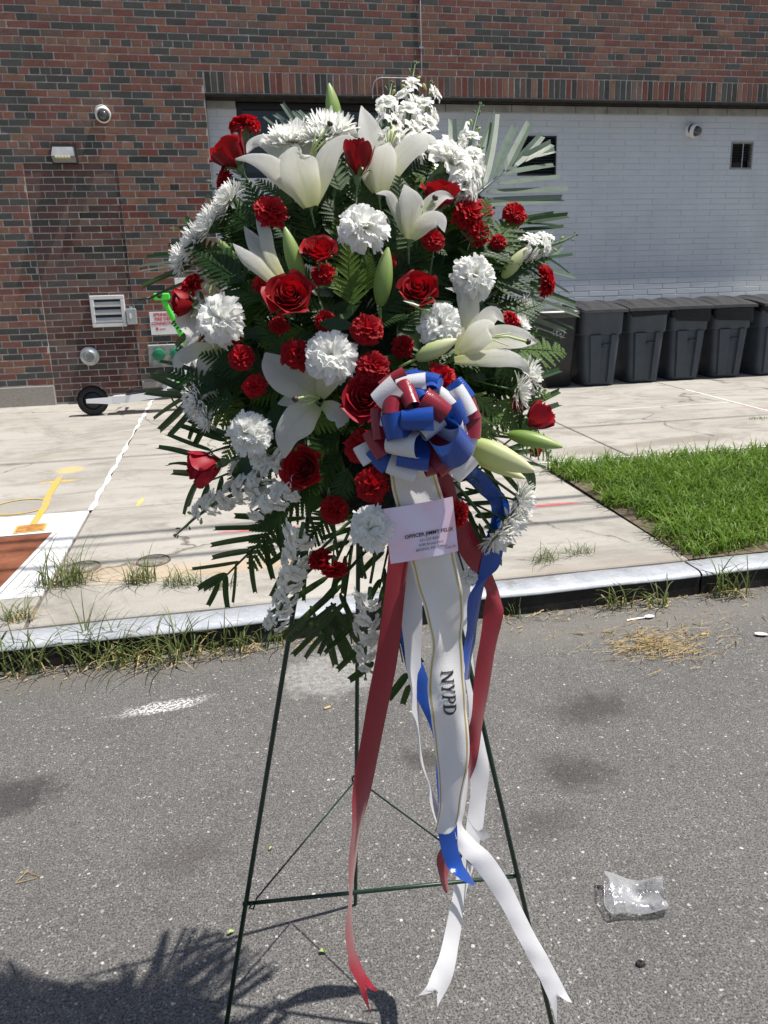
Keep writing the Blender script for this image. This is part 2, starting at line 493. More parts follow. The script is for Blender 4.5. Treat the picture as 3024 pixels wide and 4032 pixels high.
# bins
m = Mt('bin_grey'); m.col(m.mix((.048, .060, .074), (.068, .083, .10), m.math('MAXIMUM', m.g(m.noise(6, 6, .7, 'obj'), .3, .7), m.math('MULTIPLY', m.g(m.noise(14, 6, .8, 'obj', 1.5, (1, 1, 4)), .62, .68), 2.2)))).set(m.ramp(m.noise(9, 4, .6, 'obj'), [(.3, (.42, .42, .42)), (.7, (.6, .6, .6))]), None, .3).bump(m.noise(220, 3, .6, 'obj'), .12, .001); M_BIN = m.m
m = Mt('bin_lid'); m.col(m.mix((.040, .038, .037), (.066, .063, .060), m.g(m.noise(8, 6, .7, 'obj'), .3, .7))).set(.30, None, .5); M_LID = m.m
M_BINBLK = simple('bin_black', (.013, .014, .016), .45, nscale=8, namt=.3)
m = Mt('bag_film'); m.col((.006, .006, .007)).set(.3, None, .35).bump(m.noise(22, 4, .6, 'obj', 1.5), .8, .015); M_BAG = m.m
M_RUBBER = simple('rubber', (.012, .012, .013), .75, nscale=20, namt=.3)
M_SCWHITE = simple('scooter_white', (.80, .80, .80), .32)
M_SCGREEN = simple('scooter_green', (.07, .62, .05), .35)
M_SCGREY = simple('scooter_grey', (.30, .31, .32), .45)

# plants
def leaf_mat(name, c, c2, rough=.45, tr=.3, trc=None, spec=.5):
    m = Mt(name)
    base = m.mix(c, c2, m.coord('rnd'))
    base = m.mix(base, tuple(x * .6 for x in c), m.math('MULTIPLY', m.g(m.noise(30, 3, .6), .45, .7), .5))
    m.col(base).set(rough, None, spec).transl(tr, trc or tuple(min(1, x * 2.0) for x in c2))
    return m.m
M_FERN = leaf_mat('fern_green', (.014, .042, .009), (.032, .078, .014), .48, .30, (.11, .23, .022), .3)
M_FERNLIT = leaf_mat('fern_sunlit', (.060, .130, .018), (.105, .185, .030), .5, .4, (.30, .44, .05), .3)  # brighter copy of the fern green, sunlit tone put into the colour
M_FERNP = leaf_mat('fern_pale', (.075, .135, .04), (.11, .175, .055), .55, .35, (.24, .36, .08), .25)
M_PALM = leaf_mat('palm_green', (.013, .040, .010), (.026, .062, .015), .45, .22, (.09, .20, .02), .35)
M_PALMLIT = leaf_mat('palm_sunlit', (.11, .15, .105), (.15, .19, .14), .36, .2, (.20, .27, .14), .6)  # palm leaflets with the sun's gloss painted into a paler base colour
M_LEAF = leaf_mat('broad_leaf', (.018, .050, .014), (.03, .07, .02), .35, .25, (.09, .20, .03))
M_STEM = simple('stem_green', (.055, .105, .035), .5, nscale=30, namt=.3)
M_CALYX = simple('calyx_green', (.09, .16, .065), .5, nscale=30, namt=.25)
M_CORE = simple('foam_green', (.008, .018, .008), .9, nscale=60, namt=.5, bump=(90, .8, .004))
def red_mat(name, a, b, tr, trc, rough=.55):
    m = Mt(name)
    uvv = m.sep(m.coord('uv'))[1]
    base = m.mix(a, b, m.g(m.math('ADD', m.math('MULTIPLY', uvv, .6), m.math('MULTIPLY', m.noise(70, 4, .6), .6)), .35, .95))
    base = m.mix(m.mix(base, tuple(x * .55 for x in a), .55), m.mix(base, b, .4), m.coord('rnd'))
    m.col(base).set(rough, None, .3, None, .04).transl(tr, trc)
    m.bump(m.noise(240, 3, .6, 'pos'), .15, .0008)
    return m.m
M_ROSE = red_mat('rose_red', (.24, .002, .006), (.38, .004, .010), .28, (.50, .004, .010), .5)
M_ROSE2 = red_mat('rose_crimson', (.32, .004, .018), (.47, .010, .030), .25, (.5, .01, .03), .5)
M_CARR = red_mat('carnation_red', (.34, .002, .007), (.52, .005, .014), .34, (.60, .004, .014), .6)
m = Mt('petal_white'); uvv = m.sep(m.coord('uv'))[1]
m.col(m.ramp(uvv, [(0, (.72, .75, .54)), (.3, (.86, .86, .78)), (1, (.93, .93, .91))])).set(.6, None, .25).transl(.46, (.96, .96, .93)); M_CARW = m.m
m = Mt('mum_white'); uvv = m.sep(m.coord('uv'))[1]
m.col(m.ramp(uvv, [(0, (.66, .68, .38)), (.25, (.88, .88, .80)), (1, (.93, .93, .92))])).set(.55, None, .25).transl(.42, (.94, .94, .90)); M_MUM = m.m
m = Mt('lily_white'); uvs = m.sep(m.coord('uv'))
base = m.ramp(uvs[1], [(0, (.55, .60, .20)), (.12, (.78, .78, .46)), (.32, (.92, .905, .79)), (.65, (.95, .945, .92))])
rib = m.math('MULTIPLY', m.ramp(m.math('ABSOLUTE', m.math('SUBTRACT', uvs[0], .5)), [(0, (1, 1, 1)), (.055, (0, 0, 0))]), m.ramp(uvs[1], [(0, (1, 1, 1)), (.9, (.15, .15, .15))]))
base = m.mix(base, (.62, .66, .30), m.math('MULTIPLY', rib, .55))
m.col(base).set(.45, None, .35).transl(.58, m.mix(base, (.97, .96, .86), .5)); m.bump(m.noise(30, 3, .5, 'uv', stretch=(8, .35, 1)), .5, .003); M_LILY = m.m
m = Mt('lily_bud'); uvs = m.sep(m.coord('uv'))
m.col(m.ramp(m.math('ADD', uvs[1], m.math('MULTIPLY', m.math('SUBTRACT', m.noise(20, 3), .5), .3)), [(0, (.15, .25, .05)), (.5, (.24, .36, .09)), (1, (.40, .50, .20))])).set(.4, None, .4).transl(.2, (.35, .48, .12)); M_BUD = m.m
m = Mt('lily_bud_pale'); uvs = m.sep(m.coord('uv'))
m.col(m.ramp(uvs[1], [(0, (.42, .52, .18)), (.5, (.62, .68, .33)), (1, (.78, .76, .52))])).set(.4, None, .4).transl(.25, (.6, .65, .25)); M_BUDP = m.m
M_STIGMA = simple('stigma', (.045, .030, .028), .5)
M_STYLE = simple('style', (.50, .58, .24), .45)
# ribbons
def ribbon_mat(name, c, tr, rough=.3, trc=None):
    m = Mt(name)
    m.col(c).set(rough * .8, None, .6, None, .15).transl(tr, trc or c)
    m.bump(m.math('ADD', m.noise(520, 2, .5, 'pos'), m.math('MULTIPLY', m.noise(38, 3, .5, 'pos', stretch=(1, 1, .35)), 1.5)), .22, .0016)
    return m.m
M_RR = ribbon_mat('ribbon_red', (.25, .008, .022), .12, .30, (.42, .012, .03))
M_RB = ribbon_mat('ribbon_blue', (.004, .055, .32), .14, .26, (.01, .12, .50))
M_RW = ribbon_mat('ribbon_white', (.78, .78, .80), .28, .33)
M_SASH = ribbon_mat('sash_satin', (.80, .79, .78), .25, .36)
M_GOLD = simple('gold_thread', (.52, .38, .10), .4, .3)
M_INK = simple('black_print', (.012, .012, .014), .6)
M_INKG = simple('grey_print', (.16, .15, .17), .7)
m = Mt('card_print'); o = m.coord('obj')
v = m.voro(34, 'Distance', 'obj'); nz = m.noise(20, 5, .6, 'obj', 2.2)
rose_a = m.ramp(m.math('ADD', nz, m.math('MULTIPLY', v, .5)), [(.40, (.84, .34, .42)), (.62, (.86, .56, .66)), (.9, (.80, .66, .86))])
xy = m.sep(o)
ma = m.math('ADD', m.math('MULTIPLY', xy[0], 9.0), m.math('MULTIPLY', xy[1], 6.0))
mask = m.ramp(m.math('ABSOLUTE', m.math('ADD', ma, m.math('MULTIPLY', m.math('SUBTRACT', m.noise(16, 3, .6, 'obj'), .5), .5))), [(.06, (0, 0, 0)), (.22, (1, 1, 1))])
m.col(m.mix((.80, .72, .90), rose_a, m.math('MULTIPLY', mask, .85))).set(.35, None, .4); M_CARD = m.m
M_EASEL = simple('easel_green', (.010, .034, .020), .38, .0, .5, nscale=40, namt=.35, vec='pos')
m = Mt('clear_plastic'); m.col((.93, .93, .93)).set(.08, None, .6); m.b.inputs['IOR'].default_value = 1.45
tr_ = m.n('BsdfTransparent'); mx = m.n('MixShader'); fr = m.n('LayerWeight'); fr.inputs['Blend'].default_value = .45
m.lk(m.ramp(m.math('ADD', fr.outputs['Facing'], m.math('MULTIPLY', m.g(m.noise(45, 3, .6, 'obj', 1.0), .55, .62), .22)), [(0, (.11, .11, .11)), (.85, (.75, .75, .75))]), mx.inputs[0]); gl = m.n('BsdfGlossy'); gl.inputs['Roughness'].default_value = .12; gl.inputs['Color'].default_value = (.9, .9, .9, 1); m.bump(m.noise(70, 3, .6, 'obj', 1.0), .5, .004); m.lk(m.b.inputs['Normal'].links[0].from_socket, gl.inputs['Normal']); tr_.inputs[0].default_value = (.93, .93, .93, 1); dfm = m.n('MixShader'); dfm.inputs[0].default_value = .42; m.lk(gl.outputs[0], dfm.inputs[1]); m.lk(m.b.outputs[0], dfm.inputs[2]); m.lk(tr_.outputs[0], mx.inputs[1]); m.lk(dfm.outputs[0], mx.inputs[2]); m.lk(mx.outputs[0], m.out.inputs['Surface']); M_CLEAR = m.m
M_SPOON = simple('spoon_plastic', (.82, .82, .80), .35)
M_BUTT = simple('butt_paper', (.62, .42, .18), .8, nscale=60, namt=.3)
M_PEB = simple('tar_pebble', (.010, .010, .012), .7)
m = Mt('grass_blade'); base = m.mix((.085, .175, .016), (.185, .305, .036), m.g(m.noise(7, 4, .7), .3, .7)); m.col(m.mix(base, (.16, .25, .05), m.math('MULTIPLY', m.g(m.noise(45, 2), .55, .7), .6))).set(.5, None, .35).transl(.3, (.20, .34, .04)); M_GRASS = m.m
m = Mt('weed_blade'); m.col(m.mix((.075, .115, .030), (.20, .215, .085), m.g(m.noise(35, 3, .7), .35, .7))).set(.5, None, .35).transl(.3, (.22, .30, .07)); M_WEED = m.m
m = Mt('dry_blade'); m.col(m.mix((.34, .25, .11), (.56, .43, .22), m.g(m.noise(60, 3, .7), .35, .7))).set(.7).transl(.15, (.5, .4, .2)); M_DRY = m.m
m = Mt('soil'); m.col(m.mix((.10, .075, .048), (.19, .15, .10), m.g(m.noise(30, 6, .7), .3, .7))).set(.95).bump(m.noise(60, 5, .7), .8, .01); M_SOIL = m.m
M_GREENLEAF = simple('fallen_leaf', (.33, .42, .12), .6, nscale=60, namt=.25)
M_WIRE = simple('overhead_wire', (.02, .02, .02), .6)

# ================================================================== SETTING: road, pavement, kerb
b = B(); b.add([(-250, -250, 0), (250, -250, 0), (250, 250, 0), (-250, 250, 0)], [(0, 1, 2, 3)])
struct(put('road', b.mesh('road', M_ASPH)))

def slab_mesh(x0, x1, y0, y1, top=0.0, thick=.1, mat=None, n=1):
    b = B(); c = .006
    zs = lambda y, dz: side_z(y) + dz
    v = []
    for (dx, dz) in ((c, top), (0, top - c), (0, top - thick)):
        for (x, y) in ((x0 + dx, y0 + dx), (x1 - dx, y0 + dx), (x1 - dx, y1 - dx), (x0 + dx, y1 - dx)):
            v.append((x, y, zs(y, dz)))
    f = [(0, 1, 2, 3)]
    for l in range(2):
        for k in range(4):
            f.append((l * 4 + k, l * 4 + 4 + k, l * 4 + 4 + (k + 1) % 4, l * 4 + (k + 1) % 4))
    b.add(v, f)
    return b.mesh('slab', mat or M_CONC)

b = B(); x0, x1, y0, y1 = -40, 40, 3.07, 9.3
b.add([(x0, y0, side_z(y0) - .014), (x1, y0, side_z(y0) - .014), (x1, y1, side_z(y1) - .014), (x0, y1, side_z(y1) - .014), (x0, y0, -.02), (x1, y0, -.02)], [(0, 1, 2, 3), (4, 5, 1, 0)])
walk = struct(put('sidewalk', b.mesh('sidewalk', M_GAP)))
G = .007
XL = -.915
rows = {0: (3.10, 4.71), 1: (4.71, 6.52), 2: (6.52, 8.93)}
cols0 = [-9.5, -6.6, -3.75, XL, 2.07]
for r, (ya, yb) in rows.items():
    xs = {0: [-9.5, -6.6, -3.75, XL, 2.07], 1: [-9.5, -6.6, -3.75, XL, 2.07], 2: [-9.5, -6.6, -3.75, XL, 2.07]}[r]
    for a, c in zip(xs[:-1], xs[1:]):
        if r == 0 and c == XL:
            continue
        put('slab', slab_mesh(a + G, c - G, ya + G, yb - G), walk)
for (a, c, ya, yb) in ((2.07, 2.80, 5.01, 6.75), (2.80, 4.86, 5.01, 6.75), (4.86, 7.2, 5.01, 6.75), (7.2, 10.2, 5.01, 6.75), (2.07, 2.80, 6.75, 8.93), (2.80, 4.86, 6.75, 8.93), (4.86, 7.2, 6.75, 8.93), (7.2, 10.2, 6.75, 8.93), (2.07, 10.2, 4.87, 5.01)):
    put('slab', slab_mesh(a + G, c - G, ya + G, yb - G), walk)
# white painted corner slabs and the steel hatch beside them
put('painted_slab', slab_mesh(-3.75, XL - G, 3.43, 4.71 - G, .002, .1, M_WPAINT), walk)['label'] = 'white painted concrete slab'
put('slab', slab_mesh(-3.75, XL - .01, 3.10, 3.42), walk)
b = B()
b.add([(-3.4, 3.46, side_z(3.46) + .006), (-1.13, 3.46, side_z(3.46) + .006), (-1.05, 4.30, side_z(4.30) + .006), (-3.4, 4.30, side_z(4.30) + .006)], [(0, 1, 2, 3)])
hm = put('steel_hatch', b.mesh('steel_hatch', M_RUST)); tag(hm, 'rust brown steel hatch set in the white painted slab', 'hatch')
b = B()
def strip(b, pts, w, dz, m=0):
    for (p, q) in zip(pts[:-1], pts[1:]):
        p = np.asarray(p, float); q = np.asarray(q, float); t = (q - p) / np.linalg.norm(q - p); s = np.array([-t[1], t[0]]) * w
        v = [(*(p - s), 0), (*(p + s), 0), (*(q + s), 0), (*(q - s), 0)]
        b.add([(x, y, side_z(y) + dz) for x, y, _ in v], [(0, 3, 2, 1)], m)
for pts in ([(-3.4, 4.315), (-1.035, 4.315)], [(-1.035, 4.315), (-1.118, 3.45)]):
    strip(b, pts, .012, .010)
put('hatch_frame', b.mesh('hatch_frame', M_WPAINT), hm)
# sealed expansion joint: wavy white bead
b = B(); pts = []
for i in range(40):
    y = 4.70 + (8.85 - 4.70) * i / 39
    w = .012 + .007 * math.sin(i * 2.1) + .004 * RNG.random()
    if 17 < i < 23: w = .004
    pts.append((XL + .006 * math.sin(i * 1.3), y, w))
for (p, q) in zip(pts[:-1], pts[1:]):
    b.add([(p[0] - p[2], p[1], side_z(p[1]) + .003), (p[0] + p[2], p[1], side_z(p[1]) + .003), (q[0] + q[2], q[1], side_z(q[1]) + .003), (q[0] - q[2], q[1], side_z(q[1]) + .003)], [(0, 1, 2, 3)])
put('joint_sealant', b.mesh('joint_sealant', M_SEAL), walk)
b = B(); strip(b, [(4.86, 6.0), (4.86, 7.6)], .012, .003); strip(b, [(2.1, 5.012), (5.2, 5.012)], .010, .003); strip(b, [(3.5, 6.75), (4.8, 6.75)], .006, .003)
put('joint_sealant', b.mesh('joint_sealant', M_SEAL), walk)
# painted survey line
b = B()
a0, a1 = on_walk(131, 1030), on_walk(68, 1140)
strip(b, [(a0[0], a0[1]), (-1.235, 5.1), (-1.205, 4.85), (a1[0], a1[1])], .021, .005)
put('survey_line', b.mesh('survey_line', M_YPAINT), walk)['label'] = 'sprayed yellow survey line'
c0 = on_walk(45, 1095); b = B()
for k in range(22):
    a, a2 = rad(40 + k * 13), rad(40 + (k + 1) * 13)
    strip(b, [(c0[0] + .17 * math.cos(a), c0[1] + .16 * math.sin(a)), (c0[0] + .17 * math.cos(a2), c0[1] + .16 * math.sin(a2))], .009, .004)
put('survey_ring', b.mesh('survey_ring', M_YPAINT), walk)['label'] = 'faint sprayed yellow ring'
# iron covers
def cover(px, py, r, label):
    c = on_walk(px, py)
    t = thing('valve_cover', (c[0], c[1], c[2]), label, 'cover', 'round iron covers by the kerb')
    Mx = Matrix.Translation(Vector((c[0], c[1], c[2]))) @ Matrix.Rotation(math.atan(SLOPE), 4, 'X')
    b = B(); b.lathe([(0.001, .004), (r * .88, .004), (r * .9, -.004)], 32); b.lathe([(r * .45, .0045), (r * .5, .007), (r * .55, .0045)], 32)
    for k in range(8):
        a = k * math.pi / 4; b.add([(r * .6 * math.cos(a) - .004, r * .6 * math.sin(a), .0065), (r * .6 * math.cos(a) + .004, r * .6 * math.sin(a), .0065), (r * .84 * math.cos(a) + .004, r * .84 * math.sin(a), .0065), (r * .84 * math.cos(a) - .004, r * .84 * math.sin(a), .0065)], [(0, 1, 2, 3)])
    put('lid', b.mesh('lid', M_IRON), t, Mx)
    b = B(); b.lathe([(r * .9, -.004), (r * .92, .007), (r, .006), (r * 1.03, -.001)], 32); put('rim', b.mesh('rim', M_IRONRIM), t, Mx)
cover(332, 1212, .082, 'round grey iron cover, the right of two in the pavement')
cover(180, 1226, .082, 'round grey iron cover nearest the white painted slab')
c = on_walk(66, 1143); t = thing('valve_box', c, 'small rusty valve box lid with orange paint on white slab', 'valve box')
Mx = Matrix.Translation(Vector(c)) @ Matrix.Rotation(math.atan(SLOPE), 4, 'X') @ Matrix.Rotation(.08, 4, 'Z')
b = B(); b.cbox(-.07, .07, -.055, .055, -.01, .012, .005); put('lid', b.mesh('lid', M_RUSTLID), t, Mx)
b = B(); b.box(-.082, .082, -.066, .066, -.02, .006); put('collar', b.mesh('collar', M_YPAINT), t, Mx)

# kerb
b = B()
kerb = struct(put('kerb', None))
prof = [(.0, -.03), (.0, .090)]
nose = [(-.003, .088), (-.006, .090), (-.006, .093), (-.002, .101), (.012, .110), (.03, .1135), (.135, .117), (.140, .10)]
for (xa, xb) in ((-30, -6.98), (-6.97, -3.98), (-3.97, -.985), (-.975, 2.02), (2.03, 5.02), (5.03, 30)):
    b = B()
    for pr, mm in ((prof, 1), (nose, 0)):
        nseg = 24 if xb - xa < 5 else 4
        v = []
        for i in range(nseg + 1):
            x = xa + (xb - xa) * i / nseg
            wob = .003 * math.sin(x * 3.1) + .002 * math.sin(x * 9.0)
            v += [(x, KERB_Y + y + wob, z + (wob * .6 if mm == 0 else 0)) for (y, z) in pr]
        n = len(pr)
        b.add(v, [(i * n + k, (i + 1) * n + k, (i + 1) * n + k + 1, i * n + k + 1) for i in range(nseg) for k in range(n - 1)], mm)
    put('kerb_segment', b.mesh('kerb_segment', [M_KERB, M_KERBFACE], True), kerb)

# ================================================================== BRICK BUILDING
bld = thing('brick_building', (1.0, WALL_Y, side_z(WALL_Y)), 'brick building of red, orange and charcoal bricks with white brick recess', 'building')
RB = random.Random(5)
COURSE = .0677; DATUM = 3.795
OPEN_X, INF_L, INF_R, INF_T = -.055, -1.93, -1.005, 3.795 - 13 * .0677
b = B(); F0 = WALL_Y + .0046
b.box(-14, INF_L, F0, 9.6, .672, 7); b.box(INF_R, OPEN_X, F0, 9.6, .672, 7); b.box(INF_L, INF_R, F0, 9.6, INF_T, 7); b.box(OPEN_X, 14, F0, 9.6, 3.588, 7)
wallp = put('wall', b.mesh('wall', M_MORT), bld)
b = B(); b.box(INF_L, INF_R, WALL_Y + .0175, 9.6, .40, INF_T); infp = put('infill_panel', b.mesh('infill_panel', M_MORT), bld)
infp['label'] = 'bricked-up doorway panel of darker red bricks'
b = B(); b.cbox(-14, INF_L, WALL_Y - .012, 9.6, .35, .672, .008); put('plinth', b.mesh('plinth', M_STONE), bld)
b = B(); b.cbox(INF_R, OPEN_X, WALL_Y - .012, 9.6, .35, .672, .008); put('plinth', b.mesh('plinth', M_STONE), bld)

def brick_shape(w, h, seed, depth=.045):
    r = random.Random(seed); c = .0035; j = lambda: r.uniform(-.0022, .0022)
    outer = []
    for (x, z) in ((-.5, -.5), (.5, -.5), (.5, .5), (-.5, .5)):
        outer.append((x * w + j(), z * h + j() * .7))
    v = [(x - math.copysign(c, x), r.uniform(-.0008, .0006), z - math.copysign(c, z)) for (x, z) in outer] + [(x, c, z) for (x, z) in outer] + [(x, depth, z) for (x, z) in outer]
    f = [(0, 1, 2, 3)] + [(l * 4 + k, l * 4 + 4 + k, l * 4 + 4 + (k + 1) % 4, l * 4 + (k + 1) % 4) for l in range(2) for k in range(4)]
    return v, f
SHARED = {}
def shared_brick(w, h, k, mat):
    key = (round(w, 3), round(h, 3), k, mat.name)
    if key not in SHARED:
        v, f = brick_shape(w, h, k); SHARED[key] = mesh('brick', v, f, mat)
    return SHARED[key]
def lay(bricks, parent, name, rest_name, mats, limit, visible):
    # bricks: (x, y, z, w, h, material index); the largest in view become objects, the rest one mesh
    scored = []
    for i, q in enumerate(bricks):
        px, py = project(q[:3])
        ok = visible(px, py)
        scored.append((0 if ok else 1, np.linalg.norm(np.array(q[:3]) - CAM), i))
    scored.sort()
    chosen = {s[2] for s in scored[:limit] if s[0] == 0}
    b = B()
    for i, q in enumerate(bricks):
        if i in chosen:
            put(name, shared_brick(q[3], q[4], i % 5, mats[q[5]]), parent, Matrix.Translation(Vector(q[:3])))
        else:
            v, f = brick_shape(q[3], q[4], i)
            b.add([(x + q[0], y + q[1], z + q[2]) for x, y, z in v], f, q[5])
    if b.v:
        o = put(rest_name, b.mesh(rest_name, list(mats)), parent); o['kind'] = 'stuff'
def seen(px, py):
    return -5 < px < 1664 and -5 < py < 900 and not (((px - 780) / 370) ** 2 + ((py - 760) / 560) ** 2 < 1)

def row_bricks(out, xa, xb, z, pitch, off, y, h, mats_pick, joint=.0095):
    x = xa - ((off) % pitch)
    while x < xb:
        a, c = max(x, xa), min(x + pitch, xb)
        if c - a > .022:
            jit = RB.uniform(-.0012, .0012)
            out.append(((a + c) / 2 + jit, y + RB.uniform(0, .0010), z + RB.uniform(-.0012, .0012), c - a - joint, h, mats_pick()))
        x += pitch
HDR = {33, 27, 21, 15, 9, 3, -1, -7, -11, -17, -23, -29, -35, -41}
pick = lambda: RB.choices(range(10), (15, 13, 12, 11, 7, 13, 12, 9, 7, 7))[0]
wall_bricks, inf_bricks = [], []
for i in range(-47, 36):
    z = DATUM + (i + .5) * COURSE
    segs = [(-5.2, 12.0)] if i >= 0 else ([(-5.2, OPEN_X)] if z - COURSE / 2 > INF_T - .03 else [(-5.2, INF_L + .004), (INF_R - .004, OPEN_X)])
    if z - COURSE / 2 < .66:
        continue
    hd = i in HDR
    pitch = .1015 if hd else .203
    for (xa, xb) in segs:
        row_bricks(wall_bricks, xa, xb, z, pitch, (i % 2) * .1015 + .045 + (.05 if hd else 0) + RB.uniform(-.008, .008), WALL_Y, .0575, pick)
pick_d = lambda: RB.choices(range(7), (22, 18, 18, 12, 10, 12, 8))[0]
for i in range(-49, -13):
    z = DATUM + (i + .5) * COURSE
    row_bricks(inf_bricks, INF_L + .002, INF_R - .002, z, .203, (i % 2) * .1015 + .03, WALL_Y + .0125, .0575, pick_d)
lay(wall_bricks, wallp, 'brick', 'brick_courses', BRK, 180, seen)
lay(inf_bricks, infp, 'brick', 'infill_courses', BRK_DARK, 118, seen)
sold = []
x = OPEN_X + .012
while x < 12.0:
    w = .0575 + RB.uniform(-.002, .002); sold.append((x + w / 2, WALL_Y + RB.uniform(-.001, .002), 3.692, w, .194, pick())); x += w + .0102
b = B(); lay(sold, wallp, 'soldier_brick', 'soldier_courses', BRK, 110, lambda px, py: -5 < px < 1664)
# lintel and ledge over the white recess
b = B(); b.box(OPEN_X + .004, 14, WALL_Y - .004, 9.5, 3.574, 3.586); b.box(OPEN_X + .004, 14, WALL_Y + .10, WALL_Y + .112, 3.556, 3.572); put('lintel', b.mesh('lintel', M_LINTEL), bld)
b = B(); xx = OPEN_X + .006
while xx < 14:
    x2 = min(xx + .386, .258) if xx < .25 else xx + .386
    if not (.25 < xx < 2.0): b.cbox(xx, x2, WHITE_Y - .022, 9.4, 3.492, 3.568, .003)
    xx = 2.205 if .0 < xx < 2.0 and xx + .393 > .25 else xx + .393
put('ledge', b.mesh('ledge', M_LEDGE), bld)
# white recess wall with openings
WIN = (.262, 2.20, 2.77, 3.562); GRI = (3.462, 3.945, 2.822, 3.252); SML = (6.236, 6.54, 2.894, 3.202)  # window top raised so its black frame stands in for the soffit shadow
b = B(); yb = 9.55; f1 = WHITE_Y + .0024
def wall_with_holes(b, x0, x1, z0, z1, holes, y0, y1):
    xs = sorted({x0, x1} | {h[0] for h in holes} | {h[1] for h in holes})
    for xa, xb in zip(xs[:-1], xs[1:]):
        cuts = sorted([(h[2], h[3]) for h in holes if h[0] <= xa + 1e-6 and h[1] >= xb - 1e-6])
        z = z0
        for (a, c) in cuts:
            if a > z: b.box(xa, xb, y0, y1, z, a)
            z = c
        if z < z1: b.box(xa, xb, y0, y1, z, z1)
wall_with_holes(b, OPEN_X + .002, 14, .35, 3.50, [WIN, GRI, SML], f1, yb)
ww = put('white_wall', b.mesh('white_wall', M_WMORT), bld); ww['label'] = 'white painted wall of long flat bricks'
wb = []; WP, WR = .397, .0665
for i in range(48):
    z = .36 + (i + .5) * WR
    if z + WR / 2 > 3.49: break
    segs = [(OPEN_X + .008, 12.0)]
    for h in (WIN, GRI, SML):
        if z + WR / 2 > h[2] + .012 and z - WR / 2 < h[3] - .012:
            ns = []
            for (a, c) in segs:
                if h[0] > a: ns.append((a, min(c, h[0])))
                if h[1] < c: ns.append((max(a, h[1]), c))
            segs = ns
    for (a, c) in segs:
        a0 = math.floor((a - .05) / WP) * WP + .05 + (i % 2) * WP / 2 - WP
        x = a0
        while x < c:
            p0, p1 = max(x, a), min(x + WP, c)
            if p1 - p0 > .03:
                wb.append(((p0 + p1) / 2, WHITE_Y + RB.uniform(-.0002, .0004), z, p1 - p0 - .006, WR - .0055, 0))
            x += WP
lay(wb, ww, 'white_brick', 'white_brick_courses', [M_WBRICK], 290, seen)
# window behind the flowers
def frame_boxes(b, x0, x1, z0, z1, w, y0, y1):
    b.box(x0, x1, y0, y1, z1 - w, z1); b.box(x0, x1, y0, y1, z0, z0 + w); b.box(x0, x0 + w, y0, y1, z0 + w, z1 - w); b.box(x1 - w, x1, y0, y1, z0 + w, z1 - w)
b = B(); frame_boxes(b, WIN[0] + .004, WIN[1] - .004, WIN[2] + .03, WIN[3], .06, WHITE_Y + .03, WHITE_Y + .12); b.box(1.2, 1.26, WHITE_Y + .032, WHITE_Y + .11, WIN[2] + .09, WIN[3] - .06)
wo = put('window', b.mesh('window', M_BLACK), bld)
for (a, c) in ((WIN[0] + .064, 1.2), (1.26, WIN[1] - .064)):
    b = B(); b.box(a, c, WHITE_Y + .07, WHITE_Y + .08, WIN[2] + .09, WIN[3] - .06); put('pane', b.mesh('pane', M_GLASS), wo)
b = B(); b.cbox(WIN[0] - .02, WIN[1] + .02, WHITE_Y - .03, WHITE_Y + .1, WIN[2] - .02, WIN[2] + .028, .005); put('sill', b.mesh('sill', M_WHITEMET), wo)
b = B(); b.box(WIN[0], WIN[1], WHITE_Y + .3, WHITE_Y + .31, WIN[2], WIN[3]); put('room_backing', b.mesh('room_backing', simple('room_dark', (.05, .055, .05), .9)), wo)  # dark sheet added in place of the unlit room behind the panes
# louvre grille and small louvred window in the white wall
b = B(); frame_boxes(b, GRI[0] + .003, GRI[1] - .003, GRI[2] + .003, GRI[3] - .003, .014, WHITE_Y - .004, WHITE_Y + .08); b.box(GRI[0], GRI[1], WHITE_Y + .09, WHITE_Y + .10, GRI[2], GRI[3])
gr = put('vent_grille', b.mesh('vent_grille', M_BLACK), bld)
sm_ = B(); sm_.add([(0, .0, 0), (1, .0, 0), (1, .035, .022), (0, .035, .022), (0, .002, -.002), (1, .002, -.002), (1, .037, .02), (0, .037, .02)], [(0, 1, 2, 3), (7, 6, 5, 4), (0, 4, 5, 1)])
M_SLAT = simple('dark_slat', (.05, .055, .06), .5, .3)
slat_me = sm_.mesh('slat', M_SLAT)
for k in range(13):
    put('slat', slat_me, gr, Matrix.Translation(Vector((GRI[0] + .018, WHITE_Y + .005, GRI[2] + .02 + k * .0312))) @ Matrix.Diagonal((GRI[1] - GRI[0] - .036, 1, 1, 1)))
b = B(); frame_boxes(b, SML[0] + .003, SML[1] - .003, SML[2] + .003, SML[3] - .003, .012, WHITE_Y - .003, WHITE_Y + .06); sw = put('louvre_window', b.mesh('louvre_window', M_LEDGE), bld)
b = B(); b.box(SML[0], SML[1], WHITE_Y + .09, WHITE_Y + .10, SML[2], SML[3]); put('pane', b.mesh('pane', M_BLACK), sw)
for k in range(6):
    put('slat', slat_me, sw, Matrix.Translation(Vector((SML[0] + .016, WHITE_Y + .02, SML[2] + .105 + k * .0312))) @ Matrix.Diagonal((SML[1] - SML[0] - .032, 1, 1, 1)))
b = B(); b.tube([(6.40, WHITE_Y + .005, SML[2] + .01), (6.402, WHITE_Y + .005, SML[3] - .01)], .007, 6); put('bar', b.mesh('bar', M_GREYMET), sw)

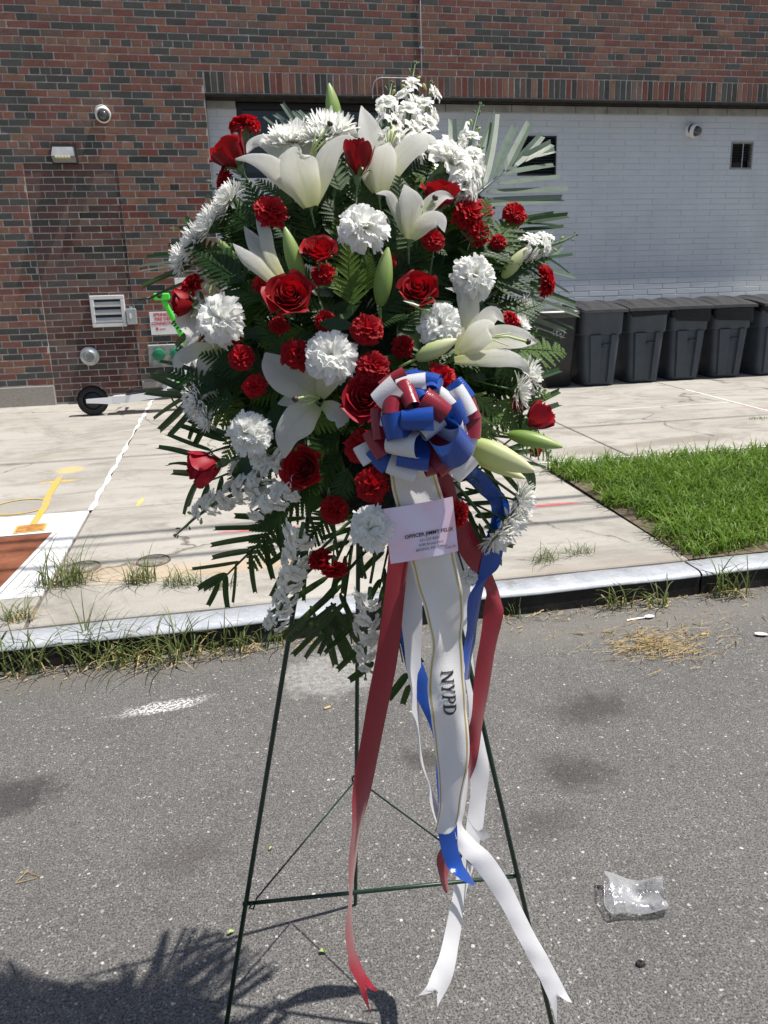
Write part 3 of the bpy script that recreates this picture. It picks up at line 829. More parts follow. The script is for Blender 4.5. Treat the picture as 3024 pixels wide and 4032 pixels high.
# ------------------------------------------------------------------ fittings on the building
def dome_camera(px, py, y, r, label, look):
    c = at_y(px, py, y); t = thing('security_camera', (c[0], y, c[2]), label, 'security camera', 'dome cameras on the building')
    Mx = frame((c[0], y, c[2]), look)
    Mx2 = frame((c[0], y, c[2]), (0, -1, 0))
    b = B(); b.lathe([(r * 1.0, -.01), (r * 1.02, .02), (r * .98, .05), (r * .86, .062)], 28, Mx2); b.lathe([(r * 1.05, .046), (r * 1.0, .075), (r * .8, .088), (r * .76, .08)], 28, Mx); put('housing', b.mesh('housing', M_WHITEPL, True), t)
    b = B(); b.lathe([(r * .79, .082), (r * .74, .105), (r * .58, .130), (r * .34, .148), (.001, .154)], 24, Mx); put('dome', b.mesh('dome', M_DOME, True), t)
dome_camera(222, 246, WALL_Y, .075, 'white dome camera on the red brick wall', (.15, -1, -.42))
dome_camera(1490, 282, WHITE_Y, .075, 'white dome camera on the white brick wall', (.55, -1, -.30))
c = at_y(140, 332, WALL_Y); t = thing('wall_light', (c[0], WALL_Y, c[2]), 'grey led wall light above the bricked-up doorway', 'light')
b = B(); x, z = c[0], c[2]
b.add([(x - .10, WALL_Y, z + .06), (x + .10, WALL_Y, z + .06), (x - .10, WALL_Y, z - .09), (x + .10, WALL_Y, z - .09), (x - .095, WALL_Y - .10, z + .045), (x + .095, WALL_Y - .10, z + .045), (x - .11, WALL_Y - .14, z - .045), (x + .11, WALL_Y - .14, z - .045), (x - .11, WALL_Y - .04, z - .09), (x + .11, WALL_Y - .04, z - .09)],
      [(0, 4, 5, 1), (4, 6, 7, 5), (6, 8, 9, 7), (8, 2, 3, 9), (0, 2, 8, 6, 4), (1, 5, 7, 9, 3)])
put('housing', b.mesh('housing', M_GREYMET), t)
for k in range(5):
    b = B(); xx = x - .075 + k * .03; b.cbox(xx, xx + .024, WALL_Y - .148, WALL_Y - .10, z - .064, z - .046, .003); put('led', b.mesh('led', M_LED), t)
b = B(); b.box(x - .125, x + .125, WALL_Y - .03, WALL_Y - .004, z - .10, z + .09); put('back_plate', b.mesh('back_plate', M_LINTEL), t)
# white louvre vent
L0, L1, Z0, Z1 = -1.445, -1.09, 1.268, 1.598; yv = WALL_Y + .012
t = thing('louvre_vent', ((L0 + L1) / 2, yv, Z0), 'white metal louvre vent with three slats on the brick wall', 'vent')
b = B(); w = .042
for (xa, xb, za, zb) in ((L0, L1, Z1 - w, Z1), (L0, L1, Z0, Z0 + w), (L0, L0 + w, Z0 + w, Z1 - w), (L1 - w, L1, Z0 + w, Z1 - w)):
    b.cbox(xa, xb, yv - .055, yv, za, zb, .006)
put('frame', b.mesh('frame', M_WHITEMET), t)
b = B(); b.box(L0 + .03, L1 - .03, yv - .012, yv - .006, Z0 + .03, Z1 - .03); put('screen', b.mesh('screen', M_BLACK), t)
for k in range(3):
    zz = Z0 + w + .012 + k * .082
    b = B(); b.add([(L0 + w, yv - .052, zz), (L1 - w, yv - .052, zz), (L1 - w, yv - .02, zz + .045), (L0 + w, yv - .02, zz + .045), (L0 + w, yv - .05, zz - .008), (L1 - w, yv - .05, zz - .008), (L1 - w, yv - .018, zz + .037), (L0 + w, yv - .018, zz + .037), (L0 + w, yv - .058, zz + .012), (L1 - w, yv - .058, zz + .012)], [(0, 1, 2, 3), (4, 7, 6, 5), (0, 4, 5, 1), (8, 9, 1, 0)]); put('slat', b.mesh('slat', M_WHITEMET), t)
t = thing('junction_box', (-1.03, WALL_Y, 1.29), 'small grey box beside the white louvre vent', 'electrical box')
b = B(); b.cbox(-1.083, -.978, WALL_Y - .06, WALL_Y + .03, 1.285, 1.452, .006); put('box', b.mesh('box', M_GREYMET), t)
b = B(); b.cbox(-1.05, -1.03, WALL_Y - .064, WALL_Y - .06, 1.35, 1.40, .001); put('sticker', b.mesh('sticker', M_WHITEPL), t)
b = B(); b.tube([(-1.03, WALL_Y - .02, 1.45), (-1.03, WALL_Y - .02, 1.475)], .018, 10); put('knockout', b.mesh('knockout', M_GALV), t)
# round galvanised vent
c = at_y(195, 769, WALL_Y + .033); t = thing('round_vent', (c[0], yv, c[2]), 'round galvanised vent cap on the dark brick panel', 'vent')
Mx = frame((c[0], yv, c[2]), (.05, -1, -.06)); b = B(); b.lathe([(.098, -.01), (.102, .012), (.099, .022), (.075, .03), (.072, .075), (.058, .085), (.055, .06), (.001, .058)], 32, Mx); put('collar', b.mesh('collar', M_GALV, False), t)
b = B()
for i in range(-3, 4):
    for j in range(-3, 4):
        if i * i + j * j < 10: b.lathe([(.0055, .0595), (.001, .0596)], 6, Mx @ Matrix.Translation((i * .0145 + (j % 2) * .007, j * .0135, 0)))
put('mesh_holes', b.mesh('mesh_holes', M_BLACK), t)
# stub pipe hole in the bricks
c = at_y(450, 765, yv); t = at_y(448, 768, yv)
# fire department connection with green caps
t = thing('fire_connection', (-.72, WALL_Y, .82), 'grey wall plate with two green capped fire hose inlets', 'fire connection')
b = B(); b.cbox(-.905, -.51, WALL_Y - .03, WALL_Y, .815, 1.062, .01)
for (xx, zz) in ((-.885, 1.04), (-.53, 1.04), (-.885, .835), (-.53, .835)):
    b.lathe([(.012, 0), (.012, .008), (.001, .009)], 8, frame((xx, WALL_Y - .03, zz), (0, -1, 0)))
put('plate', b.mesh('plate', M_PLATE), t)
for xx in (-.79, -.60):
    b = B(); b.lathe([(.066, 0), (.066, .03), (.060, .052), (.02, .06), (.001, .06)], 24, frame((xx, WALL_Y - .03, .955), (.1, -1, -.1)))
    for a in range(2):
        b.lathe([(.012, 0), (.012, .03), (.001, .032)], 8, frame((xx + (.066 if a else -.066), WALL_Y - .05, .955), (0, -1, 0)))
    put('cap', b.mesh('cap', M_CAPGREEN), t)

def text_mesh(txt, size, mat, bold=0.0, extrude=.0008):
    cu = bpy.data.curves.new('text', 'FONT'); cu.body = txt; cu.size = size; cu.align_x = 'CENTER'; cu.align_y = 'CENTER'; cu.offset = bold; cu.extrude = extrude; cu.resolution_u = 2
    o = bpy.data.objects.new('text', cu); COL.link(o); bpy.context.view_layer.update()
    dg = bpy.context.evaluated_depsgraph_get()
    me = bpy.data.meshes.new_from_object(o.evaluated_get(dg)); bpy.data.objects.remove(o); bpy.data.curves.remove(cu)
    me.materials.clear(); me.materials.append(mat)
    return me
def wall_matrix(x, y, z):
    return Matrix.Translation((x, y, z)) @ Matrix.Rotation(math.pi / 2, 4, 'X')
t = thing('fire_sign', (-.70, WALL_Y, 1.17), 'white sign with red fire connection lettering on the brick wall', 'sign')
b = B(); b.cbox(-.848, -.545, WALL_Y - .012, WALL_Y - .002, 1.165, 1.41, .002); put('board', b.mesh('board', M_SIGN), t)
for i, (txt, s) in enumerate((('SPRINKLER', .046), ('FIRE DEPT', .046), ('CONNECTION', .042))):
    put('lettering', text_mesh(txt, s, M_SIGNRED, .0012), t, wall_matrix(-.695, WALL_Y - .0135, 1.378 - i * .047))
b = B(); b.box(-.792, -.768, WALL_Y - .014, WALL_Y - .0125, 1.215, 1.245); put('emblem', b.mesh('emblem', M_SIGNRED), t)
b = B(); b.box(-.755, -.69, WALL_Y - .014, WALL_Y - .0125, 1.222, 1.230); put('print_line', b.mesh('print_line', M_SIGNRED), t)
t = thing('red_notice', (-.46, WALL_Y, 1.2), 'small white and red notice behind the left flowers', 'sign')
b = B(); b.cbox(-.525, -.38, WALL_Y - .012, WALL_Y - .002, 1.205, 1.36, .002); put('board', b.mesh('board', M_SIGN), t)
b = B(); b.box(-.505, -.455, WALL_Y - .0145, WALL_Y - .0125, 1.215, 1.30); put('red_panel', b.mesh('red_panel', M_SIGNRED), t)
c = at_y(388, 612, WALL_Y); t = thing('pale_notice', (c[0], WALL_Y, c[2]), 'small pale notice above the fire connection sign', 'sign')
b = B(); b.cbox(c[0] - .05, c[0] + .12, WALL_Y - .012, WALL_Y - .002, c[2] - .09, c[2] + .055, .002); put('board', b.mesh('board', M_SIGN), t)
b = B(); b.box(c[0] - .03, c[0] + .10, WALL_Y - .0145, WALL_Y - .0125, c[2] - .05, c[2] - .03); put('print_line', b.mesh('print_line', M_SIGNRED), t)
# conduit
t = thing('conduit', (2.268, WALL_Y, 3.8), 'thin grey conduit running down the brick wall to a bend', 'conduit')
b = B(); yk = WALL_Y - .014
pts = [(2.268, yk, 6.0), (2.268, yk, 3.80), (2.262, yk, 3.775), (2.24, yk, 3.762), (1.83, yk, 3.762)]
pts += [(1.83 - .11 * math.sin(a), yk, 3.652 + .11 * math.cos(a)) for a in (.3, .6, .9, 1.2, 1.57)] + [(1.72, yk, 3.56)]
b.tube(pts, .0065, 8); put('pipe', b.mesh('pipe', M_GREYMET, True), t)
for zz in (4.05, 4.55):
    b = B(); b.box(2.245, 2.291, WALL_Y - .026, WALL_Y - .001, zz, zz + .018); put('clip', b.mesh('clip', M_GALV), t)

# ------------------------------------------------------------------ overhead wires: their shadows cross the pavement
for k, (px, py, h, r, lab) in enumerate(((430, 1140, 6.6, .022, 'thick black overhead cable nearest the building'), (430, 1158, 6.4, .012, 'thin black overhead wire between two cables'), (440, 1196, 6.0, .020, 'thick black overhead cable above the kerb'), (300, 985, 7.4, .014, 'thin black overhead wire highest above the pavement'))):
    q = Vector(on_walk(px, py)); s = SUN_TO * (h / SUN_TO.z); p = q + s
    b = B(); b.tube([(p.x + x, p.y + .0006 * x, p.z + .0006 * x * x) for x in range(-24, 25, 6)], r, 8)
    tag(put('overhead_wire', b.mesh('overhead_wire', M_WIRE)), lab, 'cable', 'overhead wires')

# ================================================================== BINS
def rrect(hw, hd, r, n=4):
    pts = []
    for (sx, sy, a0) in ((1, -1, -90), (1, 1, 0), (-1, 1, 90), (-1, -1, 180)):
        for k in range(n + 1):
            a = rad(a0 + 90 * k / n)
            pts.append((sx * (hw - r) + r * math.cos(a), sy * (hd - r) + r * math.sin(a)))
    return pts
def loft(b, rings, m=0, cap0=False, cap1=False):
    n = len(rings[0]); v = [p for r in rings for p in r]
    f = [(i * n + k, i * n + (k + 1) % n, (i + 1) * n + (k + 1) % n, (i + 1) * n + k) for i in range(len(rings) - 1) for k in range(n)]
    if cap0: f.append(tuple(range(n - 1, -1, -1)))
    if cap1: f.append(tuple(range((len(rings) - 1) * n, len(rings) * n)))
    b.add(v, f, m)
HW = lambda z: .215 + (.258 - .215) * z / .58
HD = lambda z: .235 + (.278 - .235) * z / .58
def bin_meshes():
    d = {}
    b = B(); loft(b, [[(x, y, z) for x, y in rrect(HW(z) + e, HD(z) + e, .07)] for z, e in ((0, -.012), (.012, 0), (.3, 0), (.585, 0))], cap0=True); d['body'] = b.mesh('body', M_BIN, True)
    b = B(); loft(b, [[(x, y, z) for x, y in rrect(w, w + .02, .08)] for z, w in ((.560, .258), (.562, .272), (.585, .277), (.80, .288), (.815, .297), (.828, .297), (.83, .28))]); d['collar'] = b.mesh('collar', M_BIN, True)
    b = B(); nu, nv = 40, 12
    def lid(u, v):
        x = u * .300; y = -.345 + .67 * v
        ridge = .010 * max(0, min(1, (.17 - abs(abs(u) - .50)) / .04)) * min(1, v * 6) * min(1, (1 - v) * 6)
        return (x, y, .825 + .115 * math.sin(min(1, .06 + v * 1.15) * math.pi / 2) * (1 - .28 * abs(u) ** 3) + ridge)
    v, f, uv = grid(nu, nv, lid); b.add(v, f)
    ring = [lid(-1 + 2 * k / 20, 0) for k in range(21)] + [lid(1, k / 12) for k in range(1, 13)] + [lid(1 - 2 * k / 20, 1) for k in range(1, 21)] + [lid(-1, 1 - k / 12) for k in range(1, 12)]
    n_ = len(ring); b.add(ring + [(x * 1.012, y - .004, z - .030) for x, y, z in ring] + [(x * .96, y * .97, z - .034) for x, y, z in ring], [(q * n_ + k, q * n_ + (k + 1) % n_, (q + 1) * n_ + (k + 1) % n_, (q + 1) * n_ + k) for q in range(2) for k in range(n_)])
    d['lid'] = b.mesh('lid', M_LID, False)
    for side, (xa, xb) in (('left', (-1.0, -.12)), ('right', (.48, .90))):
        b = B(); vv = []
        for z in (.03, .3, .56):
            yf = -HD(z)
            for t_, off in ((xa, .004), (xa + .06, -.032), (xb - .06, -.032), (xb, .004)):
                vv.append(((t_ * (HW(z) - .06)), yf + off + (.0 if z > .05 else .004), z))
        b.add(vv, [(i * 4 + k, i * 4 + k + 1, i * 4 + 5 + k, i * 4 + 4 + k) for i in range(2) for k in range(3)] + [(0, 3, 2, 1)]); d['rib_' + side] = b.mesh('front_rib', M_BIN)
    b = B(); b.tube([(-.022, -HD(.45) - .012, .448), (.095, -HD(.45) - .012, .448)], .013, 8); d['handle'] = b.mesh('handle', M_BIN, True)
    b = B(); b.tube([(-.2, -.316, .812), (-.06, -.318, .807), (.16, -.318, .81), (.25, -.314, .815)], .010, 6); d['front_grip'] = b.mesh('front_grip', M_LID, True)
    for sx in (-1, 1):
        b = B(); b.lathe([(.001, -.025), (.09, -.025), (.1, -.015), (.1, .015), (.09, .025), (.001, .025)], 20, Matrix.Translation((sx * .19, .25, .095)) @ Matrix.Rotation(math.pi / 2, 4, 'Y')); d['wheel', sx] = b.mesh('wheel', M_RUBBER, True)
    return d
BM = bin_meshes()
def bag_mesh(seed, deep):
    r = random.Random(seed); b = B(); base = rrect(.302, .322, .08, 8); n = len(base); rings = []
    ph = [r.uniform(0, 6) for _ in range(4)]
    for j in range(6):
        t_ = j / 5; ring = []
        for k, (x, y) in enumerate(base):
            a = 2 * math.pi * k / n
            fr = 1 if y < -.2 else .3
            drop = (deep * 1.5 * (.75 + .25 * math.sin(2 * a + ph[0])) * (.55 + .45 * fr) + .02 * math.sin(5 * a + ph[1])) * t_
            e = 1 + .012 * math.sin(14 * a + ph[2] + 3 * t_) * t_ + .008
            ring.append((x * e, y * e, .826 - drop))
        rings.append(ring)
    loft(b, rings); return b.mesh('bag_liner', M_BAG, True)
bins = [(1295, 834, 'grey wheeled bin without a bag, second from the flowers', None, 0), (1390, 827, 'grey wheeled bin with a thin bag edge and bright lid glint', (3, .05), 0),
        (1478, 821, 'grey wheeled bin with black bag liner, third from the right edge', (4, .105), 0), (1570, 816, 'grey wheeled bin with black bag liner hanging lowest at one corner', (8, .125), 0), (1660, 811, 'grey wheeled bin cut off by the right edge', (9, .06), 0)]
for (px, py, lab, bag, yaw) in bins:
    p = on_walk(px, py); X, Y = p[0] + .012, p[1] + .235
    t = thing('wheeled_bin', (X, Y, side_z(Y)), lab, 'trash bin', 'grey bins lined up along the white wall', rad(RNG.uniform(-6, 6)))
    Mx = WM[t.name] @ Matrix.Diagonal((.86, 1, 1, 1))
    for k in ('body', 'collar', 'lid', 'handle', 'front_grip'):
        put(k, BM[k], t, Mx)
    put('front_rib', BM['rib_left'], t, Mx); put('front_rib', BM['rib_right'], t, Mx); [put('wheel', BM['wheel', sx], t, Mx) for sx in (-1, 1)]
    if bag: put('bag_liner', bag_mesh(*bag), t, Mx)
p = on_walk(1199, 838); X, Y = p[0], p[1] + .25
t = thing('wheeled_bin', (X, Y, side_z(Y)), 'black wheeled bin with a round litter symbol beside the flowers', 'trash bin', 'grey bins lined up along the white wall')
Mx = WM[t.name]
b = B(); loft(b, [[(x, y, z) for x, y in rrect(.21 + .06 * z, .24 + .05 * z, .05)] for z in (0, .4, .78)], cap0=True); put('body', b.mesh('body', M_BINBLK, True), t, Mx)
b = B(); loft(b, [[(x, y, z) for x, y in rrect(w, w + .02, .05)] for z, w in ((.76, .272), (.80, .285), (.815, .285), (.85, .24), (.86, .05))], cap1=True); put('lid', b.mesh('lid', M_LID, True), t, Mx)
b = B(); xs, zs, ys = .02, .60, -.24 - .05 * .60 - .004
b.add([(xs + rr * math.cos(a), ys, zs + rr * math.sin(a)) for rr in (.062, .070) for a in [2 * math.pi * k / 28 for k in range(28)]], [(k, (k + 1) % 28, 28 + (k + 1) % 28, 28 + k) for k in range(28)])
b.add([(xs - .028 + .009 * math.cos(a), ys, zs + .038 + .009 * math.sin(a)) for a in [k * .785 for k in range(8)]], [tuple(range(8))])
for q in ([(-.036, .026), (-.018, .026), (-.016, -.01), (-.034, -.01)], [(-.034, -.01), (-.026, -.01), (-.03, -.048), (-.038, -.048)], [(-.024, -.01), (-.016, -.01), (-.012, -.048), (-.02, -.048)], [(-.018, .02), (-.018, .012), (.012, .006), (.012, .014)], [(.008, -.004), (.036, -.004), (.032, -.048), (.012, -.048)]):
    b.add([(xs + x, ys, zs + z) for x, z in q], [(0, 1, 2, 3)])
put('litter_symbol', b.mesh('litter_symbol', simple('symbol_grey', (.30, .31, .32), .5)), t, Mx)
for sx in (-1, 1): put('wheel', BM['wheel', sx], t, Mx)

# ================================================================== E-SCOOTER
p = on_walk(205, 897); zg = p[2]
t = thing('scooter', (p[0], p[1], zg), 'parked white and green electric scooter behind the flowers', 'scooter', rz=rad(2))
S = WM[t.name]
def wheel(x, r):
    b = B(); b.lathe([(r * .62, -.028), (r * .9, -.032), (r, -.014), (r, .014), (r * .9, .032), (r * .62, .028)], 36, Matrix.Translation((x, 0, r)) @ Matrix.Rotation(math.pi / 2, 4, 'X')); o = put('wheel', b.mesh('wheel', M_RUBBER, True), t, S)
    b = B(); b.lathe([(.001, -.034), (r * .2, -.034), (r * .24, -.024), (r * .62, -.022), (r * .62, .022), (r * .24, .024), (.001, .034)], 24, Matrix.Translation((x, 0, r)) @ Matrix.Rotation(math.pi / 2, 4, 'X')); put('hub', b.mesh('hub', M_BINBLK, True), o, S)
wheel(0, .148); wheel(1.17, .148)
b = B(); v = []
for k in range(13):
    a = rad(20 + 165 * k / 12)
    for (rr, yy) in ((.165, -.045), (.172, -.02), (.172, .02), (.165, .045)): v.append((rr * math.cos(a), yy, .148 + rr * math.sin(a)))
b.add(v, [(i * 4 + k, i * 4 + k + 1, i * 4 + 5 + k, i * 4 + 4 + k) for i in range(12) for k in range(3)]); put('rear_fender', b.mesh('rear_fender', M_BINBLK, True), t, S)
for sy in (-1, 1):
    b = B(); v = []
    for (x, z, h) in ((-.055, .150, .020), (.05, .148, .026), (.17, .142, .034), (.26, .145, .040)):
        for yy in (sy * .052, sy * .068):
            v += [(x, yy, z - h), (x, yy, z + h)]
    f = []
    for i in range(3):
        a = i * 4; f += [(a, a + 1, a + 5, a + 4), (a + 2, a + 6, a + 7, a + 3), (a + 1, a + 3, a + 7, a + 5), (a, a + 4, a + 6, a + 2)]
    f += [(0, 2, 3, 1), (12, 13, 15, 14)]
    b.add(v, f); put('swing_arm', b.mesh('swing_arm', M_SCWHITE), t, S)
b = B(); v = []
for (x, z, h, w) in ((.2, .148, .036, .07), (.35, .152, .036, .085), (.62, .178, .034, .085), (.74, .195, .034, .07), (.86, .20, .028, .05)):
    v += [(x, -w, z - h), (x, w, z - h), (x, w, z + h), (x, -w, z + h)]
b.add(v, [(i * 4 + k, i * 4 + (k + 1) % 4, i * 4 + 4 + (k + 1) % 4, i * 4 + 4 + k) for i in range(4) for k in range(4)] + [(3, 2, 1, 0), (16, 17, 18, 19)]); put('deck', b.mesh('deck', M_SCWHITE), t, S)
b = B(); b.box(.34, .7, -.07, .07, .196, .222); put('deck_mat', b.mesh('deck_mat', M_BINBLK), t, S @ Matrix.Rotation(-.03, 4, 'Y'))
b = B(); v = []
for (x, z, a_, w) in ((.68, .21, .10, .055), (.80, .36, .075, .05), (.95, .58, .055, .035)):
    v += [(x - .02, -w, z), (x - .02, w, z), (x + a_ * 1.5, w, z - .03), (x + a_ * 1.5, -w, z - .03)]
b.add(v, [(i * 4 + k, i * 4 + 4 + k, i * 4 + 4 + (k + 1) % 4, i * 4 + (k + 1) % 4) for i in range(2) for k in range(4)] + [(8, 11, 10, 9)]); put('battery_case', b.mesh('battery_case', M_SCWHITE), t, S)
b = B(); b.add([(.66, -.06, .22), (.70, -.06, .21), (.84, -.056, .40), (.80, -.056, .41), (.66, .06, .22), (.80, .056, .41)], [(0, 1, 2, 3), (4, 0, 3, 5)]); put('grey_panel', b.mesh('grey_panel', M_SCGREY), t, S)
b = B()
for (x0, z0) in ((.80, .28), (.845, .35)):
    b.add([(x0, -.0585, z0), (x0 + .045, -.058, z0 - .004), (x0 + .052, -.057, z0 + .022), (x0 + .01, -.057, z0 + .028)], [(0, 1, 2, 3)])
put('green_mark', b.mesh('green_mark', M_SCGREEN), t, S)
b = B(); b.tube([(1.13, 0, .24), (1.03, 0, .50)], .03, 12); b.tube([(1.17, -.05, .148), (1.13, -.05, .26)], .012, 8); b.tube([(1.17, .05, .148), (1.13, .05, .26)], .012, 8); b.box(1.10, 1.16, -.06, .06, .24, .27); put('fork', b.mesh('fork', M_SCWHITE, False), t, S)
b = B(); b.tube([(1.03, 0, .50), (.80, 0, 1.06), (.775, 0, 1.13)], [.030, .027, .027], 14); put('stem', b.mesh('stem', M_SCGREEN, True), t, S)
b = B(); b.cbox(.69, .85, -.05, .05, 1.10, 1.165, .012); put('head_unit', b.mesh('head_unit', M_SCGREEN), t, S)
b = B(); b.tube([(.76, -.24, 1.13), (.77, 0, 1.15), (.76, .24, 1.13)], .013, 8); put('handlebar', b.mesh('handlebar', M_BINBLK, True), t, S)
for sy in (-1, 1):
    b = B(); b.tube([(.76, sy * .13, 1.132), (.755, sy * .25, 1.128)], .019, 8); put('grip', b.mesh('grip', M_RUBBER, True), t, S)
b = B(); b.tube([(.70, -.09, 1.13), (.55, -.12, 1.10)], .012, 6); put('brake_lever', b.mesh('brake_lever', M_BINBLK, True), t, S)
b = B(); b.tube([(.74, .06, .17), (.80, .15, .02), (.83, .17, .0)], .009, 6); put('kickstand', b.mesh('kickstand', M_BINBLK, True), t, S)

# ================================================================== GRASS, WEEDS, LITTER
def blades(rs, base, n, L, W, lean=(.25, .9), segs=3, spread=.03, az=None):
    """many tapering bent blades; base is an (N,3) array or one point"""
    base = np.asarray(base, float)
    if base.ndim == 1:
        a = rs.uniform(0, 2 * math.pi, n); r_ = spread * np.sqrt(rs.uniform(0, 1, n))
        base = base + np.stack([r_ * np.cos(a), r_ * .6 * np.sin(a), np.zeros(n)], 1)
    n = len(base)
    az = rs.uniform(0, 2 * math.pi, n) if az is None else az
    ln = rs.uniform(L[0], L[1], n); w = rs.uniform(W[0], W[1], n); le = rs.uniform(lean[0], lean[1], n)
    d = np.stack([np.cos(az), np.sin(az), np.zeros(n)], 1)
    roll = az + math.pi / 2 + rs.uniform(-.7, .7, n); s = np.stack([np.cos(roll), np.sin(roll), rs.uniform(-.2, .2, n)], 1)
    V = []
    for j in range(segs + 1):
        t_ = j / segs
        hor = ln * le * t_ ** 1.7; ver = ln * t_ * np.sqrt(np.maximum(.03, 1 - (le * t_ * .95) ** 2)) * (1 - .35 * le * t_ ** 2)
        c = base + d * hor[:, None] + np.array([0, 0, 1.0]) * ver[:, None]
        ww = (w * (1 - t_ ** 2.2) * .5 + .0003)[:, None]
        V += [c - s * ww, c + s * ww]
    V = np.stack(V, 1).reshape(-1, 3); k = 2 * (segs + 1)
    F = []
    for i in range(n):
        o = i * k
        for j in range(segs):
            F.append((o + 2 * j, o + 2 * j + 1, o + 2 * j + 3, o + 2 * j + 2))
    return V.tolist(), F
rs = np.random.RandomState(4)
b = B(); b.add([(2.06, 3.10, side_z(3.1) + .001), (9.5, 3.10, side_z(3.1) + .001), (9.5, 4.865, side_z(4.865) + .001), (2.10, 4.865, side_z(4.865) + .001)], [(0, 1, 2, 3)])
struct(put('soil', b.mesh('soil', M_SOIL)))
N = 19000
gx = 2.07 + (5.2 - 2.07) * rs.uniform(0, 1, N) ** 1.15; gy = rs.uniform(3.12, 4.84, N)
edge = .06 * np.sin(gy * 9) + .05 * np.sin(gy * 23 + 1) + .03 + .07 * rs.uniform(0, 1, N) ** 2; keep = (gx > 2.09 + edge) & (gy > 3.12 + .04 * np.sin(gx * 8) + .05 * rs.uniform(0, 1, N))
gx, gy = gx[keep], gy[keep]
clump = np.sin(gx * 11 + np.sin(gy * 7)) * np.sin(gy * 13 + 2 * np.sin(gx * 5)) * .5 + .5
base = np.stack([gx, gy, KERB_H + SLOPE * (gy - KERB_Y)], 1)
V1, F1 = blades(rs, base[clump > .3], 0, (.07, .20), (.004, .010), (.3, 1.15))
V2, F2 = blades(rs, base[clump <= .3], 0, (.05, .14), (.004, .009), (.4, 1.2))
b = B(); b.add(V1, F1); b.add(V2, F2)
# a few tall seed stalks
sel = base[rs.choice(len(base), 70, False)]; V3, F3 = blades(rs, sel, 0, (.15, .26), (.002, .004), (.1, .5), 4); b.add(V3, F3)
sel = base[rs.choice(len(base), 900, False)]; V4, F4 = blades(rs, sel, 0, (.05, .13), (.003, .006), (.7, 1.3), 3); b.add(V4, F4, 1)
tag(put('grass_patch', b.mesh('grass_patch', [M_GRASS, M_DRY])), 'lush green grass patch between pavement and kerb', 'grass')['kind'] = 'stuff'
kr = lambda px, py: (lambda q: np.array([q[0], min(q[1], KERB_Y - .015), 0.0]))(on_road(px, py))
def tuft(px, py, on, n, L, W, label, spread=.05, dry=.15, flip=0, lean=(.2, 1.15)):
    p = on(px, py); n = int(n * (.5 if on is kr else .85))
    t = thing('weed_tuft', p, label, 'weeds', 'weeds growing along the kerb')
    V, F = blades(rs, p, n, (L[0] * .9, L[1] * (1.2 if on is kr else 1.0)), W, lean if on is kr else (.35, 1.3), 5, spread); b = B(); b.add(V, F); put('blades', b.mesh('blades', M_WEED), t)['kind'] = 'stuff'
    V, F = blades(rs, p, max(5, int(n * dry)), (L[0] * .4, L[1] * .6), (W[0], W[1]), (.7, 1.3), 3, spread * 1.3); b = B(); b.add(V, F); put('dry_blades', b.mesh('dry_blades', M_DRY), t)['kind'] = 'stuff'
    return p
tuft(140, 1262, on_walk, 110, (.10, .30), (.003, .006), 'large bushy grass tuft on the pavement beside the hatch', .12)
tuft(305, 1258, on_walk, 75, (.08, .24), (.003, .005), 'spiky grass tuft on the pavement under the right iron cover', .07)
tuft(400, 1262, on_walk, 70, (.05, .14), (.003, .005), 'low bushy weed on the pavement left of the palm tips', .10)
tuft(470, 1268, on_walk, 40, (.04, .12), (.003, .005), 'low weed on the pavement behind the palm tips', .08)
tuft(40, 1340, on_walk, 40, (.04, .16), (.003, .005), 'browned weed on the kerb top at the left edge', .06, .7)
tuft(60, 1440, kr, 70, (.10, .28), (.004, .007), 'leftmost weed tuft growing at the foot of the kerb', .10)
tuft(190, 1435, kr, 90, (.10, .30), (.004, .007), 'tall weed tuft at the kerb foot, second from the left edge', .10, .35)
tuft(270, 1432, kr, 80, (.08, .26), (.004, .007), 'weed tuft at the kerb foot left of the dried stalks', .09, .5)
tuft(370, 1425, kr, 90, (.08, .28), (.004, .008), 'weed tuft at the kerb foot with long bent blades', .10, .3)
tuft(470, 1410, kr, 80, (.06, .22), (.004, .007), 'weed tuft at the kerb foot under the palm tips', .11, .4)
tuft(565, 1400, kr, 60, (.05, .16), (.003, .006), 'weed tuft at the kerb foot beside the left easel leg', .10, .5)
tuft(1180, 1212, on_walk, 60, (.03, .14), (.002, .004), 'thin seeding weed on the pavement right of the daisies', .09)
tuft(1250, 1196, on_walk, 50, (.03, .10), (.002, .004), 'low weed on the pavement between flowers and lawn', .08)
tuft(1100, 1332, kr, 40, (.04, .13), (.003, .005), 'weed at the kerb foot beside the red streamer', .08, .3)
tuft(1340, 1315, kr, 36, (.06, .20), (.004, .007), 'weed with bent blades at the kerb foot, middle right', .06, .4)
tuft(1420, 1308, kr, 30, (.05, .20), (.005, .009), 'broad bladed weed at the kerb foot, right of middle', .05, .3)
tuft(1580, 1285, kr, 80, (.06, .26), (.004, .008), 'dense weed clump at the kerb foot near the right edge', .10, .4)
tuft(1480, 1175, on_walk, 90, (.04, .16), (.003, .005), 'seeding weed at the near corner of the lawn', .13, .3)
tuft(1640, 905, on_walk, 40, (.01, .05), (.003, .005), 'small moss green weed in the far pavement joint', .10, .1)
